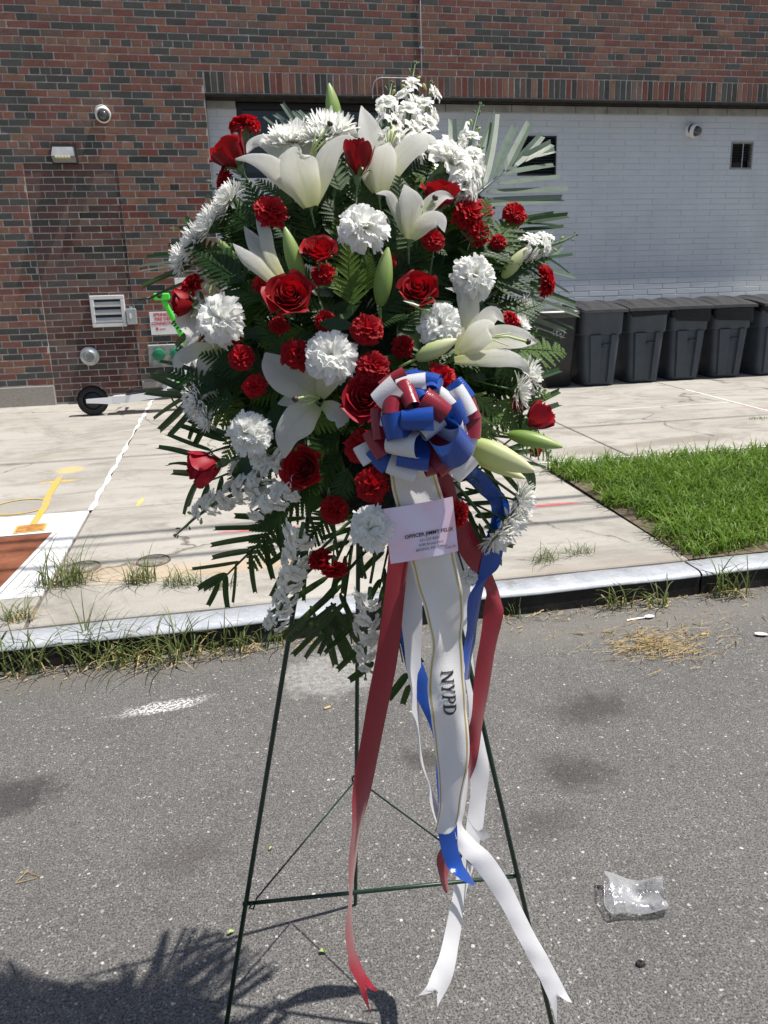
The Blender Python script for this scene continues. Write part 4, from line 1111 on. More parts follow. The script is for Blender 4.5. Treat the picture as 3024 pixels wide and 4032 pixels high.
# debris of dry bits at the kerb foot
b = B()
for k in range(700):
    x = rs.uniform(-1.4, 3.0); y = KERB_Y - .01 - abs(rs.normal(0, .07)); a = rs.uniform(0, 3.14); l = rs.uniform(.003, .020); w = rs.uniform(.0006, .002); z = rs.uniform(.003, .012)
    dx, dy = math.cos(a) * l, math.sin(a) * l; b.add([(x - dx + dy * w / l, y - dy - dx * w / l, z), (x - dx - dy * w / l, y - dy + dx * w / l, z + .001), (x + dx - dy * w / l, y + dy + dx * w / l, z + rs.uniform(0, .006)), (x + dx + dy * w / l, y + dy - dx * w / l, z)], [(0, 1, 2, 3)])
tag(put('kerb_debris', b.mesh('kerb_debris', M_DRY)), 'dry plant crumbs lying along the foot of the kerb', 'debris')['kind'] = 'stuff'
b = B(); c0 = on_road(1400, 1400)
for k in range(520):
    g1, g2 = rs.normal(0, 1, 2); x = c0[0] + .10 * g1 + .03; y = c0[1] + .075 * g2 - .08 * g1 * .2
    if k % 5 == 0: x += rs.uniform(-.15, .4); y += rs.uniform(-.05, .22)
    a = rs.normal(.2, .7); l = rs.uniform(.008, .035); w = .0008; z = .003 + rs.uniform(0, .016)
    dx, dy = math.cos(a) * l, math.sin(a) * l; b.add([(x - dx + dy * w / l, y - dy - dx * w / l, z), (x - dx - dy * w / l, y - dy + dx * w / l, z + .0012), (x + dx - dy * w / l, y + dy + dx * w / l, max(.002, z + rs.uniform(-.008, .008))), (x + dx + dy * w / l, y + dy - dx * w / l, z)], [(0, 1, 2, 3)])
tag(put('straw', b.mesh('straw', M_DRY)), 'scattered dry straw lying on the asphalt', 'straw')['kind'] = 'stuff'
def spoon(px, py, ang, s, label):
    c = on_road(px, py); Mx = Matrix.Translation((c[0], c[1], .004)) @ Matrix.Rotation(ang, 4, 'Z') @ Matrix.Scale(s, 4)
    t = tag(put('plastic_spoon', None, None, Mx), label, 'spoon', 'white plastic spoons')
    b = B(); v, f, uv = grid(6, 8, lambda u, v: ((v - .5) * .042 + .038, u * .0135 * math.sin(math.pi * (.08 + .84 * v)) ** .6, .006 - .007 * (1 - u * u) * math.sin(math.pi * v))); b.add(v, f); put('bowl', b.mesh('bowl', M_SPOON, True), t, Mx)
    b = B(); v, f, uv = grid(4, 8, lambda u, v: (-.066 + .086 * v, u * (.0055 - .0025 * v), .004 + .002 * math.sin(v * 3) - .002 * u * u)); b.add(v, f); put('handle', b.mesh('handle', M_SPOON, True), t, Mx)
spoon(1385, 1338, .05, 1.05, 'white plastic spoon on the asphalt near the kerb')
spoon(1668, 1375, 2.75, 1.1, 'white plastic spoon at the right edge of the asphalt')
# crushed clear cup
c = on_road(1375, 1952); Mx = Matrix.Translation((c[0], c[1], 0)) @ Matrix.Rotation(rad(-14), 4, 'Z')
t = tag(put('plastic_cup', None, None, Mx), 'crushed clear plastic cup lying on the asphalt', 'cup')
def cup_pt(a, s):      # s from rim 0 to bottom 1, lying on its side along +x
    r_ = .044 - .010 * s; y = r_ * math.cos(a); z = r_ * math.sin(a) + .043
    z *= .66 - .20 * math.sin(math.pi * s) ** 2 + .05 * math.sin(5 * a + 4 * s)
    dent = math.exp(-((a - 1.7) / .55) ** 2 - ((s - .62) / .22) ** 2); z -= .026 * dent; y += .008 * dent
    x = -.062 + .125 * s + .004 * math.sin(3 * a) * s + (-.010 * math.exp(-((a - 4.6) / .6) ** 2) if s < .1 else 0)
    if s > .9: x -= .014 * math.exp(-((a - 2.4) / .7) ** 2)
    return (x, y * (1.25 + .06 * math.sin(7 * s + a)), max(.002, z))
b = B(); n = 36; prof = [0, .03, .10, .16, .17, .19, .20, .3, .4, .5, .6, .7, .8, .9, .97, 1.0]; v = []
for s in prof:
    for k in range(n):
        q = cup_pt(2 * math.pi * k / n, s); e = 1.035 if s in (.17, .19) or s <= .03 else 1
        v.append((q[0], q[1] * e, .035 + (q[2] - .035) * e if q[2] > .004 else q[2]))
b.add(v, [(i * n + k, i * n + (k + 1) % n, (i + 1) * n + (k + 1) % n, (i + 1) * n + k) for i in range(len(prof) - 1) for k in range(n)]); put('cup_wall', b.mesh('cup_wall', M_CLEAR, True), t, Mx)
b = B(); ring = [cup_pt(2 * math.pi * k / n, 1.0) for k in range(n)]; cx_ = tuple(np.mean(ring, 0) + np.array([-.012, 0, 0])); b.add(ring + [cx_], [(k, (k + 1) % n, n) for k in range(n)]); put('cup_base', b.mesh('cup_base', M_CLEAR, True), t, Mx)
b = B(); ring = [cup_pt(2 * math.pi * k / n, 0) for k in range(n)]; b.tube(ring + [ring[0]], .0018, 5, cap=False); put('rim', b.mesh('rim', M_CLEAR, True), t, Mx)
# small litter
def lump(name, px, py, s, mat, label, cat, sq=(1, .8, .5)):
    c = on_road(px, py); b = B(); r_ = random.Random(px); n = 9
    b.lathe([(.001, 0), (s * .8, .0), (s, s * .35), (s * .7, s * .8), (.001, s)], n)
    v = [(x * sq[0] * (1 + r_.uniform(-.2, .2)), y * sq[1] * (1 + r_.uniform(-.2, .2)), max(0, z * sq[2] * 1.2 * (1 + r_.uniform(-.2, .2)))) for x, y, z in b.v]; b.v = v
    tag(put(name, b.mesh(name, mat), None, Matrix.Translation((c[0], c[1], 0.001))), label, cat)
lump('tar_lump', 1383, 2084, .011, M_PEB, 'black tar lump on the asphalt below the cup', 'tar lump')
lump('tar_lump', 1293, 1918, .004, M_PEB, 'tiny black crumb just left of the cup', 'tar lump')
def butt(px, py, ang, label):
    c = on_road(px, py); b = B(); d = (math.cos(ang) * .012, math.sin(ang) * .012); b.tube([(c[0] - d[0], c[1] - d[1], .0045), (c[0], c[1], .0048), (c[0] + d[0], c[1] + d[1], .0042)], [.0036, .0042, .0038], 7)
    tag(put('cigarette_butt', b.mesh('cigarette_butt', M_BUTT)), label, 'cigarette butt', 'cigarette butts')
butt(707, 1531, .4, 'cigarette butt between the easel legs'); butt(1383, 1372, 1.8, 'cigarette butt just below the plastic spoon'); butt(1520, 1372, .1, 'cigarette butt right of the straw'); butt(62, 1455, .2, 'orange butt at the left edge by the weeds')
def leaf(px, py, ang, L, mat, label):
    c = on_road(px, py); b = B(); v, f, uv = grid(2, 6, lambda u, v: ((v - .5) * L, u * L * .27 * math.sin(math.pi * min(1, .04 + v)) ** .8, .004 + .003 * abs(u) + .003 * math.sin(v * 4))); b.add(v, f)
    tag(put('fallen_leaf', b.mesh('fallen_leaf', mat, True), None, Matrix.Translation((c[0], c[1], 0)) @ Matrix.Rotation(ang, 4, 'Z')), label, 'leaf', 'small fallen leaves')
leaf(500, 2018, .4, .017, M_GREENLEAF, 'pale green leaf beside the left easel leg'); leaf(698, 2060, -.2, .017, M_GREENLEAF, 'pale green leaf at the tip of the easel shadow'); leaf(586, 1836, .9, .013, M_GREENLEAF, 'small pale leaf above the left brace wire')
c = on_road(60, 1897); b = B(); b.tube([(c[0] - .025, c[1] - .015, .003), (c[0] + .01, c[1] - .012, .005), (c[0] + .03, c[1] - .004, .003), (c[0] - .005, c[1] + .018, .006), (c[0] - .025, c[1] - .015, .003)], .0011, 5); b.lathe([(.001, .008), (.006, .004), (.004, 0)], 6, Matrix.Translation((c[0] - .008, c[1] + .02, 0)))
tag(put('dry_twig', b.mesh('dry_twig', M_DRY)), 'bent pale dry twig on the asphalt at lower left', 'twig')
# pale grit scattered over the road surface
b = B(); rr_ = np.random.RandomState(9)
for k in range(700):
    d_ = rr_.uniform(0, 1); y = .85 + 2.0 * d_ ** 1.3; x = rr_.uniform(-.62, .72) * (y + .3) + .13 * y; s = rr_.uniform(.0008, .0024) * (1 + (rr_.uniform() > .97) * .8)
    a = rr_.uniform(0, 6.28); p = [(x + s * math.cos(a + q) * rr_.uniform(.6, 1.2), y + s * math.sin(a + q) * rr_.uniform(.5, 1.0), .0012) for q in (0, 1.5, 3.0, 4.6)]
    top = (x, y, .0012 + s * .8); b.add(p + [top], [(0, 1, 4), (1, 2, 4), (2, 3, 4), (3, 0, 4)])
tag(put('road_grit', b.mesh('road_grit', simple('grit_pale', (.50, .48, .44), .7, nscale=300, namt=.5, vec='pos'))), 'pale stone grit on the asphalt surface', 'grit')['kind'] = 'stuff'

# ================================================================== EASEL
A_TOP = Vector(at_y(782, 505, 1.2)); 
FL, FR, FB = Vector(on_road(480, 2272)), Vector(on_road(1206, 2276)), Vector(on_road(768, 1955))
easel = thing('wire_easel', ((FL + FR + FB) / 3), 'dark green wire tripod easel carrying the flower spray', 'easel')
def seg(name, a, c, r, parent, n=8, mat=None):
    b = B(); b.tube([a, (Vector(a) + Vector(c)) / 2, c], r, n); return put(name, b.mesh(name, mat or M_EASEL, True), parent)
def on_leg(foot, top, py):            # point of a leg seen at height py of the photograph
    lo, hi = 0., 1.
    for _ in range(40):
        mid = (lo + hi) / 2
        if project(foot.lerp(top, mid))[1] > py: lo = mid
        else: hi = mid
    return foot.lerp(top, (lo + hi) / 2)
TL, TR, TB = A_TOP + Vector((-.012, 0, 0)), A_TOP + Vector((.012, 0, 0)), A_TOP + Vector((0, .015, -.01))
for f_, t_ in ((FL, TL), (FR, TR), (FB, TB)):
    f2 = f_ + Vector((0, 0, .003)); seg('leg', f2, t_, .0042, easel)
b = B(); b.tube([A_TOP + Vector((.02 * math.cos(a), 0, .02 * math.sin(a))) for a in [k * math.pi / 6 for k in range(13)]], .003, 6, cap=False); put('top_ring', b.mesh('top_ring', M_EASEL, True), easel)
CL, CR = on_leg(FL, TL, 1952), on_leg(FR, TR, 1892)
ex = (CR - CL).normalized()
seg('crossbar', CL - ex * .006, CR + ex * .006, .0035, easel)
JP = on_leg(FB, TB, 1683)
b = B(); b.tube([JP + Vector((.009 * math.cos(a), .001, .009 * math.sin(a))) for a in [k * math.pi / 6 for k in range(13)]], .002, 6, cap=False); put('brace_ring', b.mesh('brace_ring', M_EASEL, True), easel)
for q in (CL + ex * .012, CR - ex * .045):
    b = B(); b.tube([JP, JP.lerp(q, .97), q + Vector((0, -.004, -.010)), q + Vector((-.006 * (1 if q is not None else 0), -.006, -.004)), q + Vector((0, -.002, .004))], .0018, 6); put('brace_wire', b.mesh('brace_wire', M_EASEL, True), easel)
SHL, SHR = on_leg(FL, TL, 1120), on_leg(FR, TR, 1120)
seg('upper_crossbar', SHL, SHR, .0035, easel)

# ================================================================== FLOWER SPRAY
CXF, CYF = 780., 760.
def dep(px, py, lift=0.0):
    r2 = ((px - CXF) / 440) ** 2 + ((py - CYF) / 640) ** 2
    return 1.165 - .20 * math.sqrt(max(0., 1 - r2)) - lift
def at(px, py, lift=0.0):
    d = dep(px, py, lift); return Vector(at_depth(px, py, d)), d / UPX     # point, metres per pixel there
spray = thing('flower_spray', at_depth(780, 760, 1.15), 'tall mourning spray of red and white flowers on a wire easel', 'flower arrangement')
# foam cage behind
b = B(); cc, mpp = at(780, 800, -.02); cc = Vector(at_depth(780, 800, 1.10))
b.lathe([(.001, -.05), (.06, -.045), (.075, 0), (.06, .045), (.001, .05)], 14)
vv = [(x, y, z) for x, y, z in b.v]; Mf = frame(cc, cdir(0, 0, 1)); b.v = [tuple(Mf @ Vector((x * 1.5, y * 3.0, z * 1.0))) for x, y, z in vv]
put('foam_block', b.mesh('foam_block', M_CORE), spray)

def petal_obj(name, g, mat):
    return mesh(name, g[0], g[1], mat, True, None, g[2])

# ---- roses: spiral of cupped petals, unit radius, opening along +z
def rose_set(seed, mat, n=21, open_=1.0):
    r = random.Random(seed); out = []
    for i in range(n):
        f = i / (n - 1); th = i * 2.39996 + r.uniform(-.15, .15)
        w = 1.75 - 1.05 * f ** .6 if i > 2 else 2.6
        Rt = (.05 + .88 * f ** .85) * (.78 + .22 * open_)
        H = 1.12 - .16 * f + r.uniform(-.04, .04)
        fl = .34 * f ** 1.5 * open_; ph = r.uniform(0, 6); wv = .035 + .06 * f
        tip = .04 * f * r.uniform(.4, 1.3)
        def fn(u, v, f=f, th=th, w=w, Rt=Rt, H=H, fl=fl, ph=ph, wv=wv, tip=tip):
            env = .30 + .70 * math.sin(min(1, v * 1.25) * math.pi / 2)
            ang = th + u * w * env * (1 - .16 * v ** 6)
            prof = math.sin(min(1., v * .98 + .02) * .60 * math.pi) ** .75 * (1.06 - .10 * v)
            if f < .35: prof = .45 + .55 * v ** .5
            R = Rt * prof + fl * v ** 5 * (1 + .35 * u * u) + .05
            R += wv * .6 * math.sin(3.1 * u + ph) * v ** 2
            z = H * v * (1 - .16 * u * u * v ** 2) - fl * .55 * max(0, v - .72) ** 1.5 * 3 * (.6 + .6 * u * u) + tip * math.exp(-(u / .25) ** 2) * max(0, v - .85) * 2
            z += .02 * math.sin(5 * u + ph) * v ** 3
            return (R * math.cos(ang), R * math.sin(ang), z)
        out.append(petal_obj('petal', grid(8 if f > .2 else 10, 7, fn), mat))
    return out
ROSES = {('r', k): rose_set(10 + k, M_ROSE, 23, o) for k, o in ((0, 1.0), (1, .75), (2, .45))}
ROSES[('c', 0)] = rose_set(31, M_ROSE2, 23, 1.0); ROSES[('c', 2)] = rose_set(33, M_ROSE2, 20, .35)
def sepals(n, L, w, drop, z0=.05, r0=.1):
    b = B()
    for k in range(n):
        a = 2 * math.pi * k / n
        def fn(u, v, a=a):
            rr = r0 + L * math.sin(drop * v) * 1.0; zz = z0 + L * v * math.cos(drop * v) * .8
            ww = w * math.sin(math.pi * min(1, .12 + .88 * v)) ** .7
            return (rr * math.cos(a) - u * ww * math.sin(a), rr * math.sin(a) + u * ww * math.cos(a), zz)
        v, f, uv = grid(2, 5, fn); b.add(v, f, 0, uv)
    return b
b = sepals(5, .75, .14, 1.3, -.02, .14); b.lathe([(.05, -.5), (.06, -.25), (.2, -.12), (.24, .02), (.18, .1)], 10); b.tube([(0, 0, -.4), (0, .02, -1.4), (.05, .05, -2.6)], .055, 6); ROSE_BASE = b.mesh('rose', M_CALYX, True)
def rose(px, py, rpx, face, kind=('r', 0), lift=.0, roll=None, st=1.0):
    p, m_ = at(px, py, lift); z = cdir(*face); p, m_ = at(px, py, lift + .02); s = rpx * m_ * .84
    Mx = frame(p - z * s * .55, z, RNG.uniform(0, 6.28) if roll is None else roll, s) @ Matrix.Diagonal((1, 1, st, 1))
    o = put('rose', ROSE_BASE, spray, Mx)
    for me in ROSES[kind]: put('petal', me, o, Mx)
    return o

# ---- carnations: many ruffled toothed petals
def carnation_mesh(seed, mat, layers=((6, 7, .98), (26, 7, .97), (46, 6, .92), (66, 5, .84), (84, 3, .76)), name='carnation', nu=18, amp=.13):
    r = random.Random(seed); b = B()
    for (el, n, L) in layers:
        for k in range(n):
            az = 2 * math.pi * (k + r.uniform(-.25, .25)) / n + el; e = rad(el + r.uniform(-8, 8)); l = L * r.uniform(.9, 1.05); ph = r.uniform(0, 6); kk = r.uniform(2.6, 5.5); fan = r.uniform(.58, .82); tw = r.uniform(-.3, .3)
            ez = [.10 * r.uniform(-1, 1) for _ in range(nu + 1)]
            def fn(u, v, az=az, e=e, l=l, ph=ph, kk=kk, fan=fan, tw=tw, ez=ez):
                i = int(round((u + 1) / 2 * nu)); ll = l * v * (1 - .10 * u * u)
                if v > .99: ll *= 1 + .022 * (1 if i % 2 else -1) + ez[i] * .22
                hw = fan * (.10 + .90 * v ** .8) * l
                ev = e - .35 * v * v + .05
                n_ = amp * math.sin(kk * u + ph) * v ** 1.5 + amp * .55 * math.sin(kk * 2.3 * u + ph * 2) * v ** 3 + amp * .38 * math.sin(kk * 4.1 * u + ph * 3) * v ** 6 + tw * u * v * .25
                cr_ = (math.cos(ev) * ll - math.sin(e) * n_); z = math.sin(ev) * ll + math.cos(e) * n_
                return (cr_ * math.cos(az) - u * hw * math.sin(az), cr_ * math.sin(az) + u * hw * math.cos(az), z - .12)
            v, f, uv = grid(nu, 5, fn); b.add(v, f, 0, uv)
    return mesh(name, b.v, b.f, mat, True, None, b.uv)
CARN = {'r': [carnation_mesh(50 + k, M_CARR) for k in range(4)], 'w': [carnation_mesh(70 + k, M_CARW, amp=.15) for k in range(4)]}
b = B(); b.lathe([(.10, -1.15), (.19, -1.0), (.22, -.6), (.26, -.22), (.30, -.1)], 10); b.tube([(0, 0, -1.1), (.03, 0, -1.6), (.1, .05, -2.3)], .06, 6); CARN_STEM = b.mesh('stem', M_CALYX, True)
def carnation(px, py, rpx, face, c='r', lift=0.0, k=None):
    p, m_ = at(px, py, lift); z = cdir(*face); p, m_ = at(px, py, lift + (.035 if c == 'w' else .02)); s = rpx * m_ * (1.04 if c == 'w' else .98)
    Mx = frame(p - z * s * .25, z, RNG.uniform(0, 6.28), s) @ Matrix.Diagonal((RNG.uniform(.9, 1.08), RNG.uniform(.9, 1.08), RNG.uniform(.85, 1.15), 1))
    o = put('carnation', CARN[c][k if k is not None else RNG.randrange(4)], spray, Mx); put('stem', CARN_STEM, o, Mx); return o

# ---- chrysanthemums
def mum_mesh(seed):
    r = random.Random(seed); b = B()
    for (el, n, L) in ((-8, 24, 1.0), (10, 24, 1.0), (26, 22, .95), (42, 19, .84), (57, 15, .68), (72, 11, .52), (84, 6, .42)):
        for k in range(n):
            az = 2 * math.pi * (k + r.uniform(-.3, .3)) / n + el * .1; e = rad(el + r.uniform(-7, 7)); l = L * r.uniform(.88, 1.06); cu = r.uniform(-.15, .4)
            def fn(u, v, az=az, e=e, l=l, cu=cu):
                ev = e + cu * v * v; rr = math.cos(ev) * l * v; z = math.sin(ev) * l * v; w = .098 * (.45 + .55 * math.sin(math.pi * min(1, .1 + v * .85))) * (1 - .75 * max(0, v - .8) * 5 * .8)
                zz = .03 * (u * u)
                return ((rr + .04) * math.cos(az) - u * w * math.sin(az) - math.sin(ev) * zz * math.cos(az), (rr + .04) * math.sin(az) + u * w * math.cos(az), z + zz)
            v, f, uv = grid(2, 5, fn); b.add(v, f, 0, uv)
    return mesh('chrysanthemum', b.v, b.f, M_MUM, True, None, b.uv)
MUMS = [mum_mesh(90 + k) for k in range(3)]
b = B(); b.lathe([(.05, -.35), (.28, -.16), (.36, -.02), (.2, .02)], 12); b.tube([(0, 0, -.25), (.05, .05, -1.4), (.2, .1, -2.6)], .05, 6)
for k in range(7):
    a = k * .9; b.add([(.25 * math.cos(a), .25 * math.sin(a), -.15), (.42 * math.cos(a + .2), .42 * math.sin(a + .2), -.02), (.42 * math.cos(a - .2), .42 * math.sin(a - .2), -.02)], [(0, 1, 2)])
MUM_STEM = b.mesh('stem', M_STEM, True)
def mum(px, py, rpx, face, lift=0.0):
    p, m_ = at(px, py, lift); z = cdir(*face); s = rpx * m_ * 1.05; Mx = frame(p - z * s * .2, z, RNG.uniform(0, 6.28), s)
    o = put('chrysanthemum', MUMS[RNG.randrange(3)], spray, Mx); put('stem', MUM_STEM, o, Mx)

# ---- lilies: six recurving petals, unit length along +z
def lily_petal(seed, W, a1, a0=13., cup=.30, wave=.06, L=1.0, bend=.38):
    r = random.Random(seed); ph = r.uniform(0, 6); N = 16; path = [(.035, 0.)]; angs = [rad(a0)]
    for i in range(N):
        v = (i + .5) / N; t_ = min(1, max(0, (v - bend) / (1 - bend))); t_ = t_ * t_ * (3 - 2 * t_); a = rad(a0 + (a1 - a0) * t_ + 4 * math.sin(v * 5 + ph))
        path.append((path[-1][0] + math.sin(a) * L / N, path[-1][1] + math.cos(a) * L / N)); angs.append(a)
    def fn(u, v):
        i = min(N, int(round(v * N))); rr, z = path[i]; a = angs[i]
        w = W * (.16 * (1 - v) + math.sin(math.pi * min(1, v ** 1.12 * .985)) ** .85); w = max(w, .004)
        n_ = cup * w * (u * u) - .05 * W * math.exp(-(u / .16) ** 2) * (1 - v) + wave * W * 2.2 * math.sin(9 * v + ph + u) * abs(u) ** 2 * min(1, v * 1.6)
        return (rr - math.cos(a) * n_, u * w, z + math.sin(a) * n_)
    return petal_obj('petal', grid(8, N, fn), M_LILY)
LP_IN = [lily_petal(100 + k, .225, a, 25, .22, .09, 1.0, .38) for k, a in enumerate((112, 100, 122))]
LP_OUT = [lily_petal(110 + k, .165, a, 31, .18, .07, 1.0, .34) for k, a in enumerate((118, 108, 130))]
LP_CLOSED = [lily_petal(120 + k, .15, a, 7, .6, .03, 1.0, .6) for k, a in enumerate((22, 38, 28))]
LP_WIDE = [lily_petal(130 + k, .26, a, 32, .14, .06, 1.0, .30) for k, a in enumerate((98, 86, 108))]
b = B(); b.lathe([(.02, -.16), (.035, -.06), (.06, 0), (.085, .10), (.05, .12)], 10); b.tube([(0, 0, -.1), (.01, .02, -.25), (.03, .05, -.42)], .020, 6); LILY_BASE = b.mesh('lily', M_CALYX, True)
b = B(); b.tube([(0, 0, .05), (.02, .01, .4), (.05, .02, .68), (.10, .04, .86)], [.014, .013, .013, .016], 6); LILY_STYLE = b.mesh('pistil', M_STYLE, True)
b = B(); b.lathe([(.001, .0), (.026, .006), (.032, .02), (.022, .035), (.001, .04)], 9, Matrix.Translation((.10, .04, .85)) @ Matrix.Rotation(.6, 4, 'Y')); LILY_STIG = b.mesh('stigma', M_STIGMA, True)
b = B()
for k in range(6):
    a = k * math.pi / 3 + .5; b.tube([(0, 0, .05), (.05 * math.cos(a), .05 * math.sin(a), .35), (.17 * math.cos(a), .17 * math.sin(a), .62)], [.008, .007, .004], 5)
LILY_FIL = b.mesh('filaments', M_STYLE, True)
def lily(px, py, Lpx, axis, roll, kind='open', lift=0.0, skip=(), stig=True):
    p, m_ = at(px, py, lift); s = Lpx * m_; Mx = frame(p, cdir(*axis), roll, s); o = put('lily', LILY_BASE, spray, Mx)
    for k in range(6):
        if k in skip: continue
        src = {'open': (LP_IN, LP_OUT), 'closed': (LP_CLOSED, LP_CLOSED), 'wide': (LP_WIDE, LP_WIDE)}[kind][k % 2]
        put('petal', src[(k // 2 + int(roll * 3)) % 3], o, Mx @ Matrix.Rotation(k * math.pi / 3, 4, 'Z') @ Matrix.Scale(RNG.uniform(.92, 1.06), 4))
    if kind != 'closed':
        put('pistil', LILY_STYLE, o, Mx @ Matrix.Rotation(RNG.uniform(0, 6), 4, 'Z')); put('filaments', LILY_FIL, o, Mx)
        if stig: put('stigma', LILY_STIG, o, Mx)
    return o
def bud_mesh(mat, fat):
    def fn(u, v):
        a = math.pi * u; r = fat * math.sin(math.pi * min(1, .05 + .93 * v) ** .82) ** .75 * (1 - .10 * abs(math.cos(1.5 * a)) ** .5) + .004
        return (r * math.cos(a), r * math.sin(a), v)
    b = B(); v, f, uv = grid(24, 14, fn); b.add(v, f, 0, uv); b.tube([(0, 0, .02), (.01, 0, -.15), (.05, .02, -.45)], .03, 6); b.uv[-18:] = [(.5, 0)] * 18
    return mesh('lily_bud', b.v, b.f, mat, True, None, b.uv)
BUDS = {'g': bud_mesh(M_BUD, .165), 'p': bud_mesh(M_BUDP, .19)}
def bud(p0, p1, kind='g', lift=.02, wide=1.0):
    a, m_ = at(*p0, lift); L = math.hypot(p1[0] - p0[0], p1[1] - p0[1]) * m_; d = cdir(p1[0] - p0[0], -(p1[1] - p0[1]), .22 * math.hypot(p1[0] - p0[0], p1[1] - p0[1]))
    put('lily_bud', BUDS[kind], spray, frame(a, d, RNG.uniform(0, 6)) @ Matrix.Diagonal((L * wide, L * wide, L * 1.02, 1)))

# ---- stock spikes
FLOR = [carnation_mesh(140 + k, M_CARW, ((12, 5, 1.0), (48, 4, .75), (75, 3, .55)), 'floret', 6, .10) for k in range(3)]
b = B(); b.lathe([(.02, -.5), (.10, -.4), (.17, -.1), (.19, .2), (.14, .5), (.02, .62)], 8); SBUD = b.mesh('stock_bud', M_CALYX, True)
b = B(); b.lathe([(.02, -.4), (.12, -.3), (.14, -.05), (.22, .1), (.24, .35), (.15, .6), (.02, .68)], 8); SBUDW = b.mesh('stock_bud', M_BUDP, True)
def stock(base, tip, rpx, n, lift=.0, front=.45, green=.28):
    lift += .025; rpx *= 1.25; n = int(n * .92)
    a, m_ = at(*base, lift); c, m2 = at(*tip, lift); c = c + cdir(0, 0, 1) * .01; ax = (c - a); L = ax.length; ax.normalize()
    side = ax.cross(cdir(0, 0, 1)).normalized(); out = side.cross(ax).normalized()
    if out.dot(cdir(0, 0, 1)) < 0: out = -out
    bow = side * RNG.uniform(-.03, .03) * L * 2
    P_ = lambda t_: a + (c - a) * t_ + bow * math.sin(math.pi * t_)
    b = B(); b.tube([P_(t_) for t_ in (0, .25, .5, .75, .9, 1.0)], [.0032, .003, .0028, .0022, .0016, .001], 6); o = put('stock_spike', b.mesh('stock_spike', M_STEM, True), spray)
    s0 = rpx * m_
    for i in range(n):
        t_ = .04 + .93 * i / (n - 1); ph = i * 2.4 + RNG.uniform(-.3, .3); d = (side * math.cos(ph) + out * (math.sin(ph) * .8 + front)).normalized(); d = (d + ax * .35).normalized()
        if t_ > 1 - green:
            k = (t_ - (1 - green)) / green; sz = s0 * (.62 - .3 * k); put('stock_bud', SBUDW if k < .35 else SBUD, o, frame(P_(t_) + d * sz * .9, d + ax * .6, ph, sz))
        else:
            k = 1 - .35 * t_; sz = s0 * k * RNG.uniform(.85, 1.1); put('floret', FLOR[i % 3], o, frame(P_(t_) + d * sz * .95, d, ph, sz))
    for i in range(6):
        ph = i * 1.1; d = (side * math.cos(ph) + out * math.sin(ph)) * .5 + ax; sz = s0 * .26; put('stock_bud', SBUD, o, frame(P_(1) + d.normalized() * sz * .8, d, ph, sz))

# ---- ferns
def fern_mesh(seed, mat, n=11):
    r = random.Random(seed); b = B(); b.tube([(0, 0, 0), (.33, .01, .012), (.66, .0, .005), (1, -.01, -.03)], [.008, .007, .005, .002], 5)
    for i in range(n):
        t_ = .16 + .80 * i / (n - 1)
        for sgn in (-1, 1):
            x0 = t_ + (.02 if sgn > 0 else 0); ln = .36 * (1 - t_) ** .75 * (1.0 if t_ > .24 else .85) + .03; a = rad(58 - 14 * t_ + r.uniform(-5, 5)); zt = r.uniform(-.10, .10); dr = r.uniform(.05, .25)
            d = np.array([math.cos(a), sgn * math.sin(a), 0]); q = np.array([-math.sin(a), sgn * math.cos(a), 0]) * 1.0
            m = max(2, int(ln / .042)); base = np.array([x0, 0, .012 - .04 * t_ * t_])
            L = lambda s_: base + d * (ln * s_) + np.array([0, 0, zt * ln * s_ - dr * ln * s_ * s_])
            for k in range(m + 1):
                s_ = (k + .35) / (m + 1); w = .036 * (1 - s_) ** .6 * (ln / .36) ** .4 + .008; l2 = ln / (m + 1) * 1.15
                for g in (-1, 1):
                    c = L(s_); tipp = c + d * l2 * .75 + q * g * w; b.add([c - d * l2 * .48, c + q * g * w * .70 - d * l2 * .30 + np.array([0, 0, .006]), tipp + np.array([0, 0, .002]), c + d * l2 * .52], [(0, 1, 2, 3)])
            e = L(1.0); c = L(.86); b.add([c - q * .012, e, c + q * .012], [(0, 1, 2)])
    return mesh('fern_frond', b.v, b.f, mat, False)
FERNS = {'d': [fern_mesh(200 + k, M_FERN) for k in range(4)], 'l': [fern_mesh(210 + k, M_FERNLIT) for k in range(2)], 'p': [fern_mesh(220 + k, M_FERNP) for k in range(2)]}
def axes(p, x, n, s):
    x = Vector(x).normalized(); n = Vector(n); n = (n - x * n.dot(x)).normalized(); y = n.cross(x)
    return Matrix.Translation(p) @ Matrix((x, y, n)).transposed().to_4x4() @ Matrix.Scale(s, 4)
def fern(p0, p1, kind='d', lift=0.0, tilt=(0, .35), out=0.0, lift1=None):
    a, m_ = at(*p0, lift); c, _ = at(*p1, lift if lift1 is None else lift1); c = c + cdir(0, 0, 1) * out; x = c - a
    n = cdir(tilt[0], tilt[1], 1)
    put('fern_frond', FERNS[kind][RNG.randrange(len(FERNS[kind]))], spray, axes(a, x, n, x.length))

